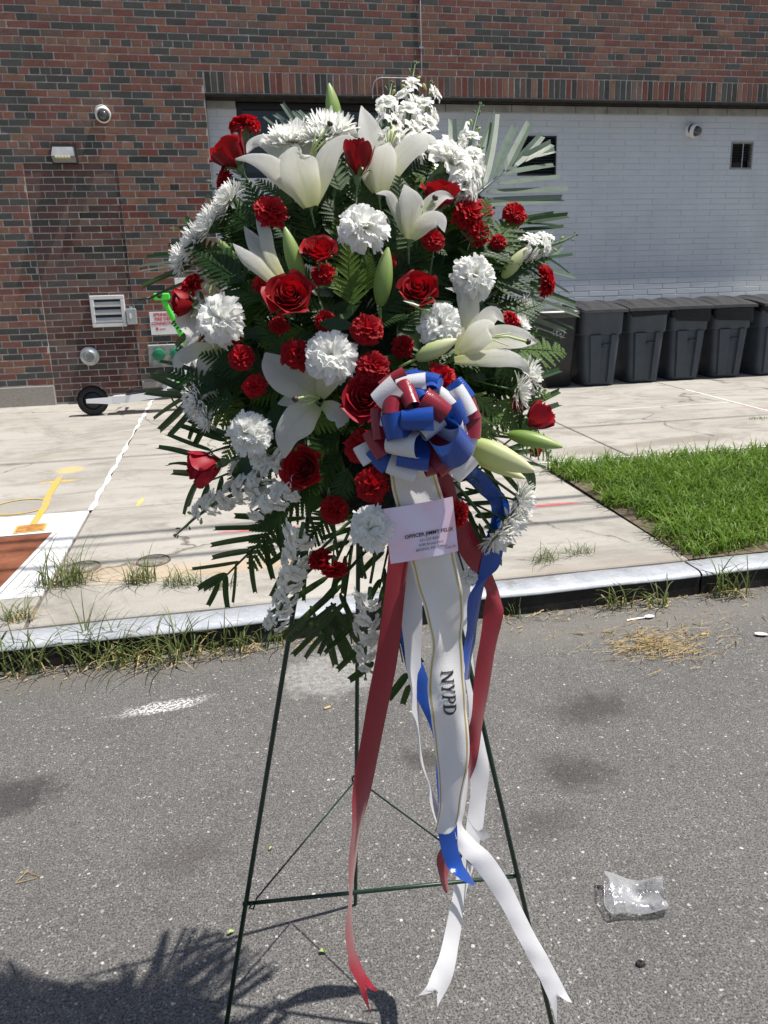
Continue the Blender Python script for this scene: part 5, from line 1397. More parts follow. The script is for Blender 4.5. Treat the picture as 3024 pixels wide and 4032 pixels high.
# ---- emerald palm: folded leaflets cut square
def leaflet_mesh(mat, bend, curl):
    v = []; W = ((0, .16), (.08, .40), (.25, .5), (.45, .5), (.65, .49), (.85, .46), (1.0, .43))
    for (x, w) in W:
        zb = -bend * x * x * 6; yb = curl * x * x * 2.2
        v += [(x + (.012 if x == 1 else 0), yb - w, .20 + zb), (x - (.010 if x == 1 else 0), yb, zb), (x + (.012 if x == 1 else 0), yb + w, .20 + zb)]
    f = [(i * 3 + k, i * 3 + k + 1, i * 3 + 4 + k, i * 3 + 3 + k) for i in range(6) for k in range(2)]
    return mesh('leaflet', v, f, mat)
LEAFS = {k: [leaflet_mesh(mm, b_, c_) for b_, c_ in ((.02, .0), (.10, .18), (.16, -.2), (.06, .32), (-.04, -.1), (.22, .1))] for k, mm in (('d', M_PALM), ('g', M_PALMLIT))}
class _L:
    def __getitem__(s_, k): return LEAFS[k][RNG.randrange(6)]
LEAFL = _L()
def palm(p0, p1, lens, wpx=13, ang=(38, 34), kind='d', lift=-.03, n=7, sides=(1, -1), start=.12, tipa=14, turn=0.0, mix=0.0, liftt=None):
    """rachis from p0 to p1 (pixels); lens = leaflet length in pixels at base and tip"""
    a, m_ = at(*p0, lift); c, m2 = at(*p1, lift if liftt is None else liftt); ax = (c - a); L = ax.length; x = ax.normalized(); nn = cdir(.1, .15, 1); nn = (nn - x * nn.dot(x)).normalized(); y = nn.cross(x)
    b = B(); b.tube([a, a + ax * .5 + nn * .004, c], [.0026, .002, .001], 6); o = put('palm_frond', b.mesh('palm_frond', M_PALM if kind == 'd' else M_PALMLIT, True), spray)
    for i in range(n):
        t_ = start + (1 - start) * i / max(1, n - 1)
        for sgn in sides:
            al = rad((ang[0] if sgn > 0 else ang[1]) * (1 - t_) + tipa * t_ + RNG.uniform(-2.5, 2.5)); ln = (lens[0] * (1 - t_) + lens[1] * t_) * RNG.uniform(.93, 1.06) * m_
            d = x * math.cos(al) + y * sgn * math.sin(al) + nn * RNG.uniform(-.10, .06)
            nl = nn + y * sgn * RNG.uniform(-.5, .7) + x * RNG.uniform(-.2, .2)
            kd = 'g' if RNG.random() < mix else kind
            Mx = axes(a + ax * t_, d, nl, 1.0) @ Matrix.Diagonal((ln, wpx * m_ * RNG.uniform(.85, 1.1), wpx * m_, 1)); put('leaflet', LEAFL[kd], o, Mx)

# ---- broad leaves
def broad_leaf(p0, p1, wpx, lift=.02, tilt=(0, .3), kind=None):
    a, m_ = at(*p0, lift); c, _ = at(*p1, lift + .01); x = c - a; L = x.length; W = wpx * m_ / L
    v, f, uv = grid(4, 8, lambda u, v: (v, u * W * math.sin(math.pi * min(1, .03 + .97 * v) ** .9) ** .9, .10 * W * 2 * u * u - .18 * v * v + .1 * v))
    put('leaf', mesh('leaf', v, f, kind or M_LEAF, True), spray, axes(a, x, cdir(*tilt, 1), L))

# ------------------------------------------------------------------ placing (pixels of the 1659 x 2212 view)
# palms behind everything
def frond_px(rachis, leaves, w=15, kind='d', lift=-.03, mix=0.0, nt=(.1, .2)):
    """a frond whose leaflets are listed as (tip x, tip y, base x, base y)"""
    pts = [at(x, y, lift)[0] for x, y in rachis]; b = B(); n_ = len(pts)
    b.tube(pts, [.0026 - .0014 * k / max(1, n_ - 1) for k in range(n_)], 6); o = put('palm_frond', b.mesh('palm_frond', M_PALM if kind == 'd' else M_PALMLIT, True), spray)
    for (tx, ty, bx, by) in leaves:
        a, m_ = at(bx, by, lift); c, _ = at(tx, ty, lift + RNG.uniform(-.02, .012)); x = c - a
        nn = cdir(nt[0] + RNG.uniform(-.45, .45), nt[1] + RNG.uniform(-.3, .5), 1)
        kd = ('g' if kind == 'd' else 'd') if RNG.random() < mix else kind
        ww = w * m_ * RNG.uniform(.88, 1.1)
        put('leaflet', LEAFL[kd], o, axes(a, x, nn, 1.0) @ Matrix.Diagonal((x.length, ww, ww, 1)))
# upper right
frond_px([(985, 460), (1060, 395), (1135, 330)], [(1062, 262, 1005, 425), (1085, 250, 1040, 405), (1110, 258, 1065, 385), (1145, 264, 1092, 370), (1182, 292, 1105, 360), (1200, 310, 1112, 352), (1200, 324, 1120, 345), (1207, 352, 1085, 378), (1214, 382, 1075, 400), (1224, 412, 1050, 418), (1226, 430, 1030, 440)], 21, 'g', -.045, .0)
frond_px([(960, 480), (975, 400), (985, 330)], [(985, 250, 975, 380), (1000, 262, 985, 360), (968, 275, 962, 400), (945, 300, 955, 420)], 20, 'g', -.055, .5)
frond_px([(1000, 520), (1080, 490), (1150, 478)], [(1222, 464, 1140, 478), (1220, 478, 1120, 486), (1205, 462, 1100, 480), (1215, 492, 1110, 500), (1180, 505, 1080, 512)], 15, 'd', -.045)
frond_px([(1030, 660), (1110, 600), (1200, 545)], [(1242, 700, 1060, 640), (1235, 716, 1050, 655), (1225, 730, 1045, 668), (1246, 680, 1085, 620), (1245, 655, 1110, 605), (1244, 628, 1135, 588), (1240, 600, 1155, 575), (1215, 740, 1030, 680), (1250, 665, 1100, 612)], 13, 'g', -.035, .25)
frond_px([(1040, 640), (1120, 590), (1205, 540)], [(1165, 505, 1080, 610), (1185, 512, 1110, 598), (1205, 520, 1135, 582), (1222, 535, 1160, 570), (1235, 552, 1180, 558), (1140, 500, 1060, 620), (1238, 585, 1175, 556)], 12, 'd', -.045, .15)
frond_px([(1010, 880), (1080, 870), (1150, 880)], [(1209, 844, 1120, 885), (1209, 873, 1150, 895), (1190, 900, 1120, 905), (1130, 790, 1060, 850), (1205, 800, 1120, 830), (1180, 815, 1100, 850)], 15, 'd', -.035)
frond_px([(960, 950), (1060, 975), (1150, 1010)], [(1170, 945, 1080, 980), (1185, 1000, 1110, 1000), (1160, 1040, 1080, 990), (1130, 1060, 1050, 985), (1090, 1060, 1020, 975), (1175, 972, 1060, 985), (1100, 1075, 1000, 1000), (1060, 1080, 980, 990)], 14, 'd', -.035)
frond_px([(905, 1010), (1000, 1100), (1075, 1190)], [(1050, 1060, 985, 1070), (1075, 1085, 1005, 1090), (1090, 1110, 1025, 1115), (1105, 1140, 1045, 1140), (1110, 1180, 1060, 1165), (1095, 1215, 1070, 1180), (1020, 1180, 985, 1075), (1045, 1210, 1010, 1100), (1070, 1240, 1035, 1130), (985, 1150, 955, 1055), (1020, 1030, 950, 1045), (1115, 1165, 1050, 1150)], 13, 'd', -.045)
frond_px([(890, 1000), (970, 1130), (1010, 1260)], [(940, 1150, 925, 1050), (1010, 1140, 945, 1090), (1030, 1190, 965, 1130), (1060, 1240, 985, 1180), (1058, 1268, 1005, 1230), (960, 1230, 950, 1110), (985, 1270, 970, 1160)], 14, 'd', -.055)
# left
frond_px([(470, 585), (430, 575), (395, 565)], [(316, 555, 400, 546), (298, 576, 398, 564), (303, 585, 402, 572), (304, 611, 415, 576), (317, 640, 420, 606), (330, 600, 420, 590)], 14, 'g', -.035, .3)
frond_px([(480, 500), (430, 500), (395, 490)], [(372, 470, 420, 510), (385, 460, 430, 500), (360, 520, 420, 530)], 18, 'd', -.045)
frond_px([(560, 470), (520, 430), (480, 400)], [(452, 385, 520, 410), (445, 402, 515, 425), (436, 420, 505, 440), (470, 372, 530, 398), (462, 350, 520, 380)], 11, 'g', -.055)
frond_px([(690, 400), (650, 310), (620, 260)], [(590, 232, 640, 290), (610, 228, 655, 285), (630, 226, 672, 285), (648, 232, 690, 290), (575, 250, 630, 310), (600, 262, 640, 320), (662, 246, 700, 300)], 12, 'g', -.07)
frond_px([(500, 790), (450, 815), (410, 830)], [(374, 737, 425, 712), (370, 748, 425, 775), (346, 771, 420, 805), (334, 795, 415, 830), (322, 809, 410, 848), (317, 852, 420, 856)], 17, 'd', -.04)
frond_px([(500, 850), (450, 858), (400, 862)], [(326, 899, 410, 855), (350, 930, 415, 860), (374, 940, 428, 872), (393, 952, 440, 890), (412, 958, 455, 905), (345, 838, 430, 850)], 15, 'd', -.035)
frond_px([(560, 960), (490, 965), (430, 985)], [(380, 915, 490, 955), (359, 943, 455, 975), (341, 957, 430, 988), (357, 987, 425, 1010), (359, 1019, 430, 1026), (395, 905, 500, 945)], 16, 'd', -.03)
frond_px([(560, 1000), (500, 1020), (450, 1040)], [(380, 1114, 432, 1035), (430, 1110, 452, 1045), (469, 1100, 482, 1030), (395, 1085, 440, 1030)], 16, 'd', -.035)
frond_px([(640, 1080), (572, 1162), (520, 1212), (466, 1266)], [(463, 1142, 585, 1140), (451, 1172, 570, 1160), (453, 1199, 545, 1190), (415, 1234, 520, 1215), (423, 1262, 492, 1240), (430, 1270, 478, 1256), (545, 1291, 542, 1190), (582, 1255, 572, 1165), (509, 1304, 512, 1218), (481, 1312, 490, 1242), (455, 1309, 474, 1258), (610, 1220, 600, 1130), (500, 1120, 605, 1115)], 14, 'd', -.01)
frond_px([(700, 1120), (650, 1190), (600, 1260)], [(560, 1180, 650, 1150), (570, 1215, 640, 1180), (620, 1290, 640, 1200), (650, 1300, 665, 1180), (590, 1290, 620, 1220), (555, 1130, 660, 1120)], 13, 'd', -.035)
# foot
frond_px([(790, 1190), (700, 1290), (640, 1370)], [(590, 1296, 690, 1215), (582, 1328, 712, 1245), (605, 1377, 740, 1262), (622, 1398, 726, 1302), (636, 1412, 745, 1298), (651, 1418, 705, 1370), (681, 1408, 724, 1355), (701, 1412, 768, 1348)], 16, 'd', .01)
frond_px([(760, 1180), (745, 1290), (760, 1390)], [(751, 1442, 704, 1310), (735, 1446, 695, 1340), (794, 1416, 716, 1300), (770, 1432, 712, 1320), (734, 1448, 794, 1380), (759, 1471, 808, 1430), (700, 1390, 668, 1310), (780, 1380, 735, 1280)], 16, 'd', -.01)
frond_px([(830, 1230), (850, 1330), (870, 1430)], [(839, 1510, 880, 1455), (865, 1525, 884, 1478), (905, 1400, 855, 1340), (910, 1430, 862, 1380), (880, 1350, 845, 1290), (830, 1390, 840, 1300), (815, 1350, 830, 1260)], 16, 'd', -.02)
frond_px([(820, 1080), (770, 1160), (730, 1240)], [(700, 1130, 790, 1110), (690, 1165, 770, 1140), (680, 1195, 755, 1170), (780, 1250, 775, 1150), (745, 1290, 745, 1200), (810, 1210, 800, 1120), (720, 1300, 730, 1225)], 13, 'd', -.035)
frond_px([(850, 1080), (840, 1180), (820, 1270)], [(770, 1180, 838, 1140), (775, 1230, 830, 1190), (880, 1210, 842, 1130), (870, 1260, 835, 1180), (790, 1300, 822, 1250), (850, 1320, 825, 1240)], 13, 'd', -.045)
# filler ferns: radiating from the foam
RF = random.Random(77)
for k in range(230):
    a = RF.uniform(0, 2 * math.pi); q = math.sqrt(RF.random()); ex_, ey_ = 275, 320
    px, py = 775 + ex_ * q * math.cos(a), 735 - ey_ * q * math.sin(a) * (1.0 if math.sin(a) > 0 else .92)
    L = RF.uniform(105, 160); da = a + RF.uniform(-.75, .75)
    p1 = (px + L * math.cos(da), py - L * math.sin(da) + RF.uniform(-25, 10))
    if p1[1] > 1090 or (py > 1000 and RF.random() < .6): continue
    fern((px, py), p1, 'd' if RF.random() < .72 else 'l', RF.uniform(-.085, -.035), (RF.uniform(-.5, .5), RF.uniform(-.1, .8)), RF.uniform(-.02, .03))
for k in range(110):                    # deeper, darker layer closing the centre
    a = RF.uniform(0, 2 * math.pi); q = math.sqrt(RF.random()); px, py = 770 + 240 * q * math.cos(a), 730 - 300 * q * math.sin(a); da = a + RF.uniform(-1.4, 1.4)
    fern((px, py), (px + 140 * math.cos(da), py - 140 * math.sin(da)), 'd', -.12, (RF.uniform(-.6, .6), RF.uniform(-.2, .6)))
for (x0, y0, x1, y1, w) in ((560, 620, 640, 690, 26), (700, 700, 780, 650, 24), (560, 500, 600, 570, 24), (880, 560, 940, 600, 22), (640, 880, 560, 930, 26), (700, 470, 760, 520, 24), (860, 700, 910, 760, 24), (600, 800, 540, 850, 24), (720, 640, 650, 590, 26), (990, 640, 1060, 700, 26), (960, 560, 1030, 520, 24), (840, 850, 760, 900, 26), (580, 720, 500, 740, 22), (870, 330, 930, 280, 22), (760, 780, 700, 730, 24), (1000, 780, 1050, 840, 24), (700, 960, 640, 920, 24), (1040, 560, 1100, 600, 20)):
    broad_leaf((x0, y0), (x1, y1), w, -.045)
DL = mesh('leaf', *grid(2, 5, lambda u, v: (v, u * .24 * math.sin(math.pi * min(1, .03 + .97 * v) ** .9) ** .9, .05 * u * u - .15 * v * v))[:2], M_LEAF, True)
for k in range(130):
    a = RF.uniform(0, 2 * math.pi); q = math.sqrt(RF.random()); px, py = 770 + 250 * q * math.cos(a), 740 - 320 * q * math.sin(a); da = a + RF.uniform(-1.2, 1.2); L = RF.uniform(60, 105)
    p_, m_ = at(px, py, RF.uniform(-.14, -.07)); put('leaf', DL, spray, axes(p_, cdir(math.cos(da), math.sin(da), RF.uniform(-.2, .5)), cdir(RF.uniform(-.6, .6), RF.uniform(-.2, .9), 1), L * m_))
# named ferns that show against flowers
for f_ in (((870, 520), (860, 395), 'd', .035), ((830, 560), (905, 430), 'd', .03), ((762, 680), (752, 535), 'l', .03), ((740, 640), (690, 560), 'l', .015), ((790, 640), (800, 560), 'l', .02), ((480, 850), (375, 805), 'd', .03), ((560, 800), (440, 770), 'd', .02), ((520, 860), (430, 880), 'd', .02), ((545, 620), (430, 555), 'd', .025),
           ((540, 600), (410, 530), 'd', .02), ((590, 660), (470, 600), 'd', .01), ((620, 900), (750, 920), 'l', .035), ((700, 880), (650, 920), 'l', .03), ((1010, 560), (1160, 520), 'd', .02), ((1000, 600), (1120, 470), 'p', .01), ((1020, 620), (1180, 560), 'd', .01), ((1010, 540), (1050, 440), 'p', .02), ((1040, 880), (1050, 1010), 'p', .03), ((1010, 840), (1100, 930), 'p', .015), ((1080, 760), (1215, 760), 'p', .03), ((1060, 850), (1150, 960), 'p', .02), ((1100, 880), (1190, 990), 'p', .03),
           ((990, 870), (1040, 960), 'p', .03), ((740, 430), (700, 320), 'd', .03), ((760, 440), (810, 360), 'd', .03), ((690, 470), (640, 400), 'd', .02), ((700, 1010), (620, 1100), 'd', .02), ((690, 1050), (560, 1140), 'd', .0), ((620, 1080), (545, 1230), 'd', -.01), ((760, 1000), (720, 1110), 'd', .01), ((880, 760), (800, 820), 'd', .01), ((650, 700), (700, 800), 'd', .0), ((590, 850), (640, 960), 'd', .01), ((540, 950), (500, 1060), 'd', .0), ((800, 700), (880, 690), 'd', .0), ((950, 760), (880, 820), 'd', .0),
           ((620, 780), (560, 690), 'd', .02), ((840, 640), (790, 560), 'd', .01), ((560, 500), (470, 440), 'd', .0), ((640, 520), (560, 470), 'd', .01), ((900, 500), (960, 560), 'd', .0), ((730, 1090), (650, 1190), 'd', .0), ((1060, 700), (1170, 660), 'd', .01), ((1060, 740), (1160, 880), 'd', .01), ((590, 930), (500, 900), 'd', .01), ((640, 450), (560, 400), 'd', .0), ((880, 380), (960, 330), 'd', -.01), ((680, 620), (600, 560), 'd', .01), ((930, 640), (1000, 720), 'd', .0)):
    fern(f_[0], f_[1], f_[2], f_[3] - .01, (RNG.uniform(-.3, .3), RNG.uniform(.1, .6)), .02)
# roses
rose(505, 342, 50, (-.5, .75, .25), ('r', 1), .0, None, 1.45); rose(773, 362, 44, (.06, 1, .2), ('r', 2), .04, None, 1.9); rose(690, 543, 43, (.1, .62, .8), ('r', 0), .03); rose(625, 640, 54, (.12, .28, 1), ('r', 0), .04)
rose(905, 627, 45, (-.1, .35, 1), ('r', 0), .03); rose(950, 432, 48, (.1, .9, .3), ('r', 1), .01, None, 1.4); rose(788, 862, 52, (.05, .15, 1), ('c', 0), .02); rose(655, 1012, 48, (-.25, .05, 1), ('r', 0), .01)
rose(455, 1006, 54, (-.95, -.28, .25), ('c', 2), .03, None, 1.5); rose(1155, 908, 46, (.75, .6, .25), ('c', 2), .03, None, 1.5); rose(402, 655, 40, (-.9, -.15, .35), ('r', 2), .02, None, 1.3)
# red carnations
for (x, y, r_, fc, l) in ((527, 262, 33, (-.1, 1, .25), .0), (582, 450, 38, (0, .3, 1), .03), (478, 388, 24, (-.7, .2, .4), -.01), (1015, 455, 34, (.2, .4, .9), .0), (1040, 500, 28, (.6, .1, .8), .0), (1048, 445, 24, (.4, .6, .6), -.01), (1117, 458, 28, (.4, .2, .8), .01), (937, 515, 25, (.2, .1, 1), .02),
                        (1188, 605, 33, (.9, .05, .35), .02), (1110, 686, 24, (.6, .5, .5), .01), (793, 706, 38, (0, .2, 1), .03), (638, 762, 38, (-.1, .1, 1), .02), (807, 788, 39, (.1, .3, 1), .03), (953, 818, 38, (.15, .1, 1), .045), (518, 768, 27, (-.2, .3, .9), .02), (548, 835, 26, (-.1, -.2, 1), .01), (775, 962, 37, (-.3, .0, 1), .02),
                        (803, 1052, 37, (-.1, -.2, 1), .01), (722, 1105, 31, (0, -.3, .8), .0), (688, 1203, 26, (-.3, .5, .5), .01), (724, 1238, 30, (.1, -1, .25), .02), (408, 612, 30, (-.6, .6, .4), .0), (1122, 872, 18, (.6, .1, .6), .0), (998, 1112, 30, (.7, -.1, .5), .0), (700, 592, 26, (.1, -.1, 1), .0), (503, 727, 17, (-.5, .2, .7), .0), (480, 370, 18, (-.8, .3, .4), -.01), (1160, 978, 15, (.4, -.5, .5), -.01), (935, 330, 24, (.2, .8, .4), -.04)):
    carnation(x, y, r_, fc, 'r', l)
# white carnations
for (x, y, r_, fc, l) in ((785, 482, 57, (0, .45, 1), .06), (1027, 590, 48, (.15, .25, 1), .03), (950, 697, 46, (-.05, .1, 1), .03), (468, 687, 52, (-.35, .1, 1), .03), (716, 765, 52, (.1, .1, 1), .02), (533, 935, 48, (-.2, .0, 1), .03), (800, 1140, 48, (-.1, .1, 1), .03), (985, 340, 62, (.75, .65, .35), -.01), (560, 1000, 20, (-.2, -.4, .8), .0), (1018, 1248, 18, (.3, -.1, 1), -.02), (1010, 400, 36, (.8, .1, .4), -.01)):
    carnation(x, y, r_, fc, 'w', l)
# chrysanthemums
for (x, y, r_, fc, l) in ((625, 295, 54, (-.15, .9, .55), -.01), (716, 272, 56, (.1, .9, .5), -.01), (690, 290, 40, (0, .8, .6), .0), (490, 428, 42, (-.75, .5, .35), -.01), (447, 482, 46, (-.8, .45, .35), -.01), (412, 524, 42, (-.85, .25, .35), -.01), (418, 868, 40, (-.85, -.1, .45), .0), (440, 905, 30, (-.8, -.4, .4), .0),
                        (1150, 808, 38, (.95, .1, .2), .0), (1128, 845, 40, (.95, -.2, .25), .0), (1132, 1085, 42, (.85, -.25, .3), .0), (1108, 1130, 46, (.8, -.4, .3), .0), (1078, 1165, 42, (.55, -.75, .3), .0), (1130, 700, 22, (.7, .3, .5), .0), (660, 590, 20, (-.3, .3, .8), -.04), (520, 1020, 30, (-.3, -.5, .8), -.03)):
    mum(x, y, r_ * 1.06, fc, l + .03)
# lilies: every petal follows its own curving midrib (x, y in the view, then how far it stands out)
def petal_px(pts, full, l0, l1, o, cup=.25, mid=.0, seed=0, wave=.07):
    r_ = random.Random(seed); n_ = len(pts); P3 = []
    for k, (x, y) in enumerate(pts):
        t_ = k / (n_ - 1); P3.append(np.array(at(x, y, l0 + (l1 - l0) * t_ + mid * math.sin(math.pi * t_))[0]))
    C = catmull(P3, 6); n_ = len(C); _, m_ = at(*pts[0], l0); W = full * m_ * .45; ph = r_.uniform(0, 6); view = np.array(cdir(0, .25, 1)); v, uv = [], []
    for j, c in enumerate(C):
        t_ = j / (n_ - 1); tg = C[min(j + 1, n_ - 1)] - C[max(j - 1, 0)]; tg = tg / (np.linalg.norm(tg) + 1e-9); sd = np.cross(tg, view); sd /= np.linalg.norm(sd) + 1e-9; nr = np.cross(sd, tg)
        w = W * (.22 * (1 - t_) + math.sin(math.pi * min(.99, .05 + .95 * t_ ** .95)) ** .85)
        for q in range(9):
            u = -1 + q / 4; h = cup * w * u * u - .10 * W * math.exp(-(u / .18) ** 2) * (1 - .6 * t_) + wave * W * math.sin(8 * t_ + ph + 1.3 * u) * u * u * min(1, 1.8 * t_) * 1.6 + .03 * W * math.cos(u * 9)
            v.append(c + sd * (u * w * (1 + .05 * math.sin(11 * t_ + ph + u))) + nr * h); uv.append((u * .5 + .5, t_))
    f = [(j * 9 + q, j * 9 + q + 1, j * 9 + 10 + q, j * 9 + 9 + q) for j in range(n_ - 1) for q in range(8)]
    put('petal', mesh('petal', v, f, M_LILY, True, None, uv), o)
def lily_px(base, axis, petals, style=None, lift=.03, stem=34):
    p, m_ = at(*base, lift - .01); o = put('lily', LILY_BASE, spray, frame(p, cdir(*axis), 0, stem * 3.2 * m_))
    for k, q in enumerate(petals):
        petal_px(q[0], q[1], lift + q[2], lift + q[3], o, q[4] if len(q) > 4 else .25, q[5] if len(q) > 5 else 0., base[0] * 7 + k)
    if style:
        a = at(*style[0], lift + style[2])[0]; c = at(*style[1], lift + style[3])[0]; md = (a + c) / 2 + cdir(.2, .5, .3) * .004; b = B(); b.tube([a, md, c], [.0017, .0016, .002], 6); put('pistil', b.mesh('pistil', M_STYLE, True), o)
        b = B(); b.lathe([(.001, -.002), (.0034, 0), (.0042, .002), (.003, .0045), (.001, .005)], 8, frame(c, c - a)); put('stigma', b.mesh('stigma', M_STIGMA, True), o)
        for k in range(4):
            e = a + (c - a) * RNG.uniform(.45, .7) + cdir(RNG.uniform(-1, 1), RNG.uniform(-1, 1), .3) * .010; b = B(); b.tube([a, (a + e) / 2, e], [.0009, .0008, .0005], 5); put('filament', b.mesh('filament', M_STYLE, True), o)
    return o
def catmull(pts, sub):
    pts = [np.asarray(p, float) for p in pts]; out = []
    P_ = [2 * pts[0] - pts[1]] + pts + [2 * pts[-1] - pts[-2]]
    for i in range(1, len(P_) - 2):
        for k in range(sub):
            t_ = k / sub; a, b_, c, d = P_[i - 1:i + 3]
            out.append(.5 * (2 * b_ + (c - a) * t_ + (2 * a - 5 * b_ + 4 * c - d) * t_ ** 2 + (3 * b_ - a - 3 * c + d) * t_ ** 3))
    out.append(pts[-1]); return out
lily_px((672, 445), (-.06, 1, .15), [
    ([(675, 430), (659, 350), (645, 285), (640, 252)], 60, -.02, -.045, .25),
    ([(688, 420), (705, 345), (728, 302), (755, 281), (774, 296)], 42, -.01, -.03, -.2),
    ([(664, 425), (625, 360), (604, 320), (572, 299), (545, 307), (533, 330)], 50, -.01, -.02, -.25),
    ([(670, 442), (622, 392), (578, 349), (540, 338), (508, 343)], 48, .005, .03, -.25, .01),
    ([(677, 442), (692, 388), (700, 354), (719, 320), (750, 301), (780, 312)], 50, .005, .025, -.25, .01),
    ([(671, 446), (655, 392), (643, 352), (640, 330), (650, 322)], 86, .012, .045, -.22, .012)], ((668, 340), (711, 270), -.01, .02), .045)
lily_px((820, 420), (.02, 1, .15), [
    ([(832, 400), (845, 330), (856, 290), (860, 268)], 44, -.02, -.05, .25),
    ([(816, 412), (809, 335), (796, 274), (781, 228)], 56, -.005, -.02, .2),
    ([(812, 415), (798, 372), (792, 340), (780, 322)], 40, -.005, .02, -.2),
    ([(826, 412), (856, 350), (893, 311), (925, 299), (946, 312)], 52, .0, .03, -.25, .01),
    ([(820, 418), (826, 365), (833, 325), (840, 306)], 58, .01, .03, -.2, .008)], ((838, 330), (852, 268), -.01, .01), .035)
lily_px((885, 522), (.15, .9, .3), [
    ([(880, 470), (876, 425), (868, 386)], 40, -.02, -.04, .2),
    ([(872, 505), (855, 450), (838, 418), (812, 418)], 24, .0, .02, -.3),
    ([(885, 516), (890, 455), (884, 420), (874, 398)], 52, .005, .015, -.2, .01),
    ([(893, 505), (922, 450), (955, 424), (980, 428)], 34, .005, .02, .25, .012),
    ([(890, 515), (918, 480), (948, 470), (960, 502)], 42, .012, .035, -.25, .01)], ((912, 470), (938, 430), .01, .03), .045)
lily_px((614, 622), (-.45, .85, .12), [
    ([(612, 612), (572, 553), (546, 515), (527, 488)], 40, .0, .0, -.35),
    ([(616, 610), (584, 550), (571, 500), (563, 466), (572, 452)], 30, .01, .012, -.3),
    ([(606, 620), (556, 571), (525, 545), (503, 526)], 36, .015, .02, -.4)], None, .03)
lily_px((492, 742), (-.85, .2, .3), [
    ([(470, 650), (440, 606), (417, 622), (420, 655), (440, 672)], 38, -.02, .02, .3),
    ([(482, 710), (428, 668), (402, 684), (416, 722), (398, 752)], 48, .0, .03, .25),
    ([(472, 750), (420, 756), (386, 776), (388, 812)], 42, .0, .02, -.25),
    ([(485, 745), (450, 770), (430, 800), (415, 815)], 40, -.01, .0, -.2)], None, .01)
lily_px((690, 868), (.25, .1, .9), [
    ([(690, 858), (682, 810), (672, 755)], 40, -.02, -.02, .2),
    ([(686, 860), (640, 826), (595, 792), (572, 762)], 82, -.005, .0, .18),
    ([(692, 858), (704, 818), (716, 796), (738, 792)], 56, .0, .03, -.25, .012),
    ([(696, 872), (720, 884), (736, 905), (730, 925)], 44, .005, .02, -.2),
    ([(684, 868), (640, 862), (600, 872)], 44, -.01, -.015, .2),
    ([(686, 874), (651, 898), (620, 938), (614, 990)], 74, .005, .03, -.22, .015)], ((690, 860), (640, 862), .01, .045), .025)
lily_px((976, 776), (.72, .42, .3), [
    ([(1000, 740), (1040, 705), (1066, 676), (1092, 698)], 42, -.02, -.02, .2),
    ([(1000, 730), (1002, 680), (992, 634), (962, 622)], 22, -.01, .01, .2),
    ([(988, 766), (1010, 694), (1014, 652), (999, 622), (976, 600)], 42, .0, .01, .2),
    ([(1002, 752), (1077, 730), (1127, 730), (1160, 740)], 60, .0, .02, .18),
    ([(992, 760), (1027, 730), (1054, 706), (1068, 728)], 58, .01, .03, -.25, .012),
    ([(982, 778), (1044, 772), (1094, 770), (1129, 784), (1145, 812)], 44, .012, .035, -.25, .012)], ((1050, 728), (1138, 738), .02, .045), .045)
# buds
bud((728, 290), (712, 192), 'g', -.01, 1.05); bud((652, 612), (618, 500), 'g', .04); bud((822, 660), (838, 543), 'g', .04, 1.05); bud((900, 775), (985, 738), 'p', .05, 1.1); bud((1008, 955), (1148, 1020), 'p', .05, .95); bud((1098, 938), (1210, 968), 'g', .03, .9); bud((1085, 600), (1135, 540), 'p', .0, 1.0); bud((510, 560), (470, 520), 'g', -.02); bud((1020, 985), (1130, 1035), 'p', .03, .7)
broad_leaf((1130, 1000), (1160, 1065), 14, .03); broad_leaf((690, 700), (770, 705), 16, .03); broad_leaf((870, 650), (990, 695), 13, .06, (0, .8)); broad_leaf((560, 1010), (500, 1025), 30, .01); broad_leaf((930, 395), (985, 385), 20, .02, (0, .6)); broad_leaf((470, 640), (440, 690), 20, -.01)
# stock spikes
stock((880, 345), (896, 148), 24, 19, -.01, green=.30); stock((848, 335), (846, 190), 22, 13, -.015, green=.3); stock((905, 335), (930, 190), 22, 13, -.02, green=.15); stock((1000, 400), (1035, 235), 21, 16, -.01, green=.45); stock((990, 420), (1030, 330), 24, 10, -.01, green=.1)
stock((1110, 535), (1240, 512), 18, 11, .0, green=.5); stock((585, 1040), (385, 1155), 23, 20, .0, green=.32); stock((655, 1130), (575, 1390), 25, 26, .01, green=.16); stock((800, 1270), (790, 1460), 21, 16, .01, green=.12); stock((1130, 540), (1180, 520), 20, 8, -.01, green=.05); stock((1010, 980), (985, 870), 18, 7, -.03, green=.05)
stock((650, 1050), (545, 1110), 22, 13, .0, green=.1); stock((625, 990), (520, 1050), 20, 11, -.005, green=.1)
for q in ((385, 560, 36, (-.85, .1, .4), -.01), (470, 455, 34, (-.6, .6, .4), .0), (1140, 660, 26, (.8, .3, .4), -.01), (455, 870, 30, (-.6, .1, .7), .0)): mum(*q)
for q in ((870, 745, 24, (0, .2, 1), .0), (600, 700, 22, (-.2, .2, 1), .0), (560, 610, 20, (-.3, .3, .9), .0), (1080, 520, 20, (.4, .3, .8), .0), (840, 560, 20, (.1, .4, .9), -.01), (700, 690, 22, (-.1, .1, 1), -.01), (890, 1060, 20, (.2, -.1, .9), -.01)): carnation(*q[:4], 'r', q[4])
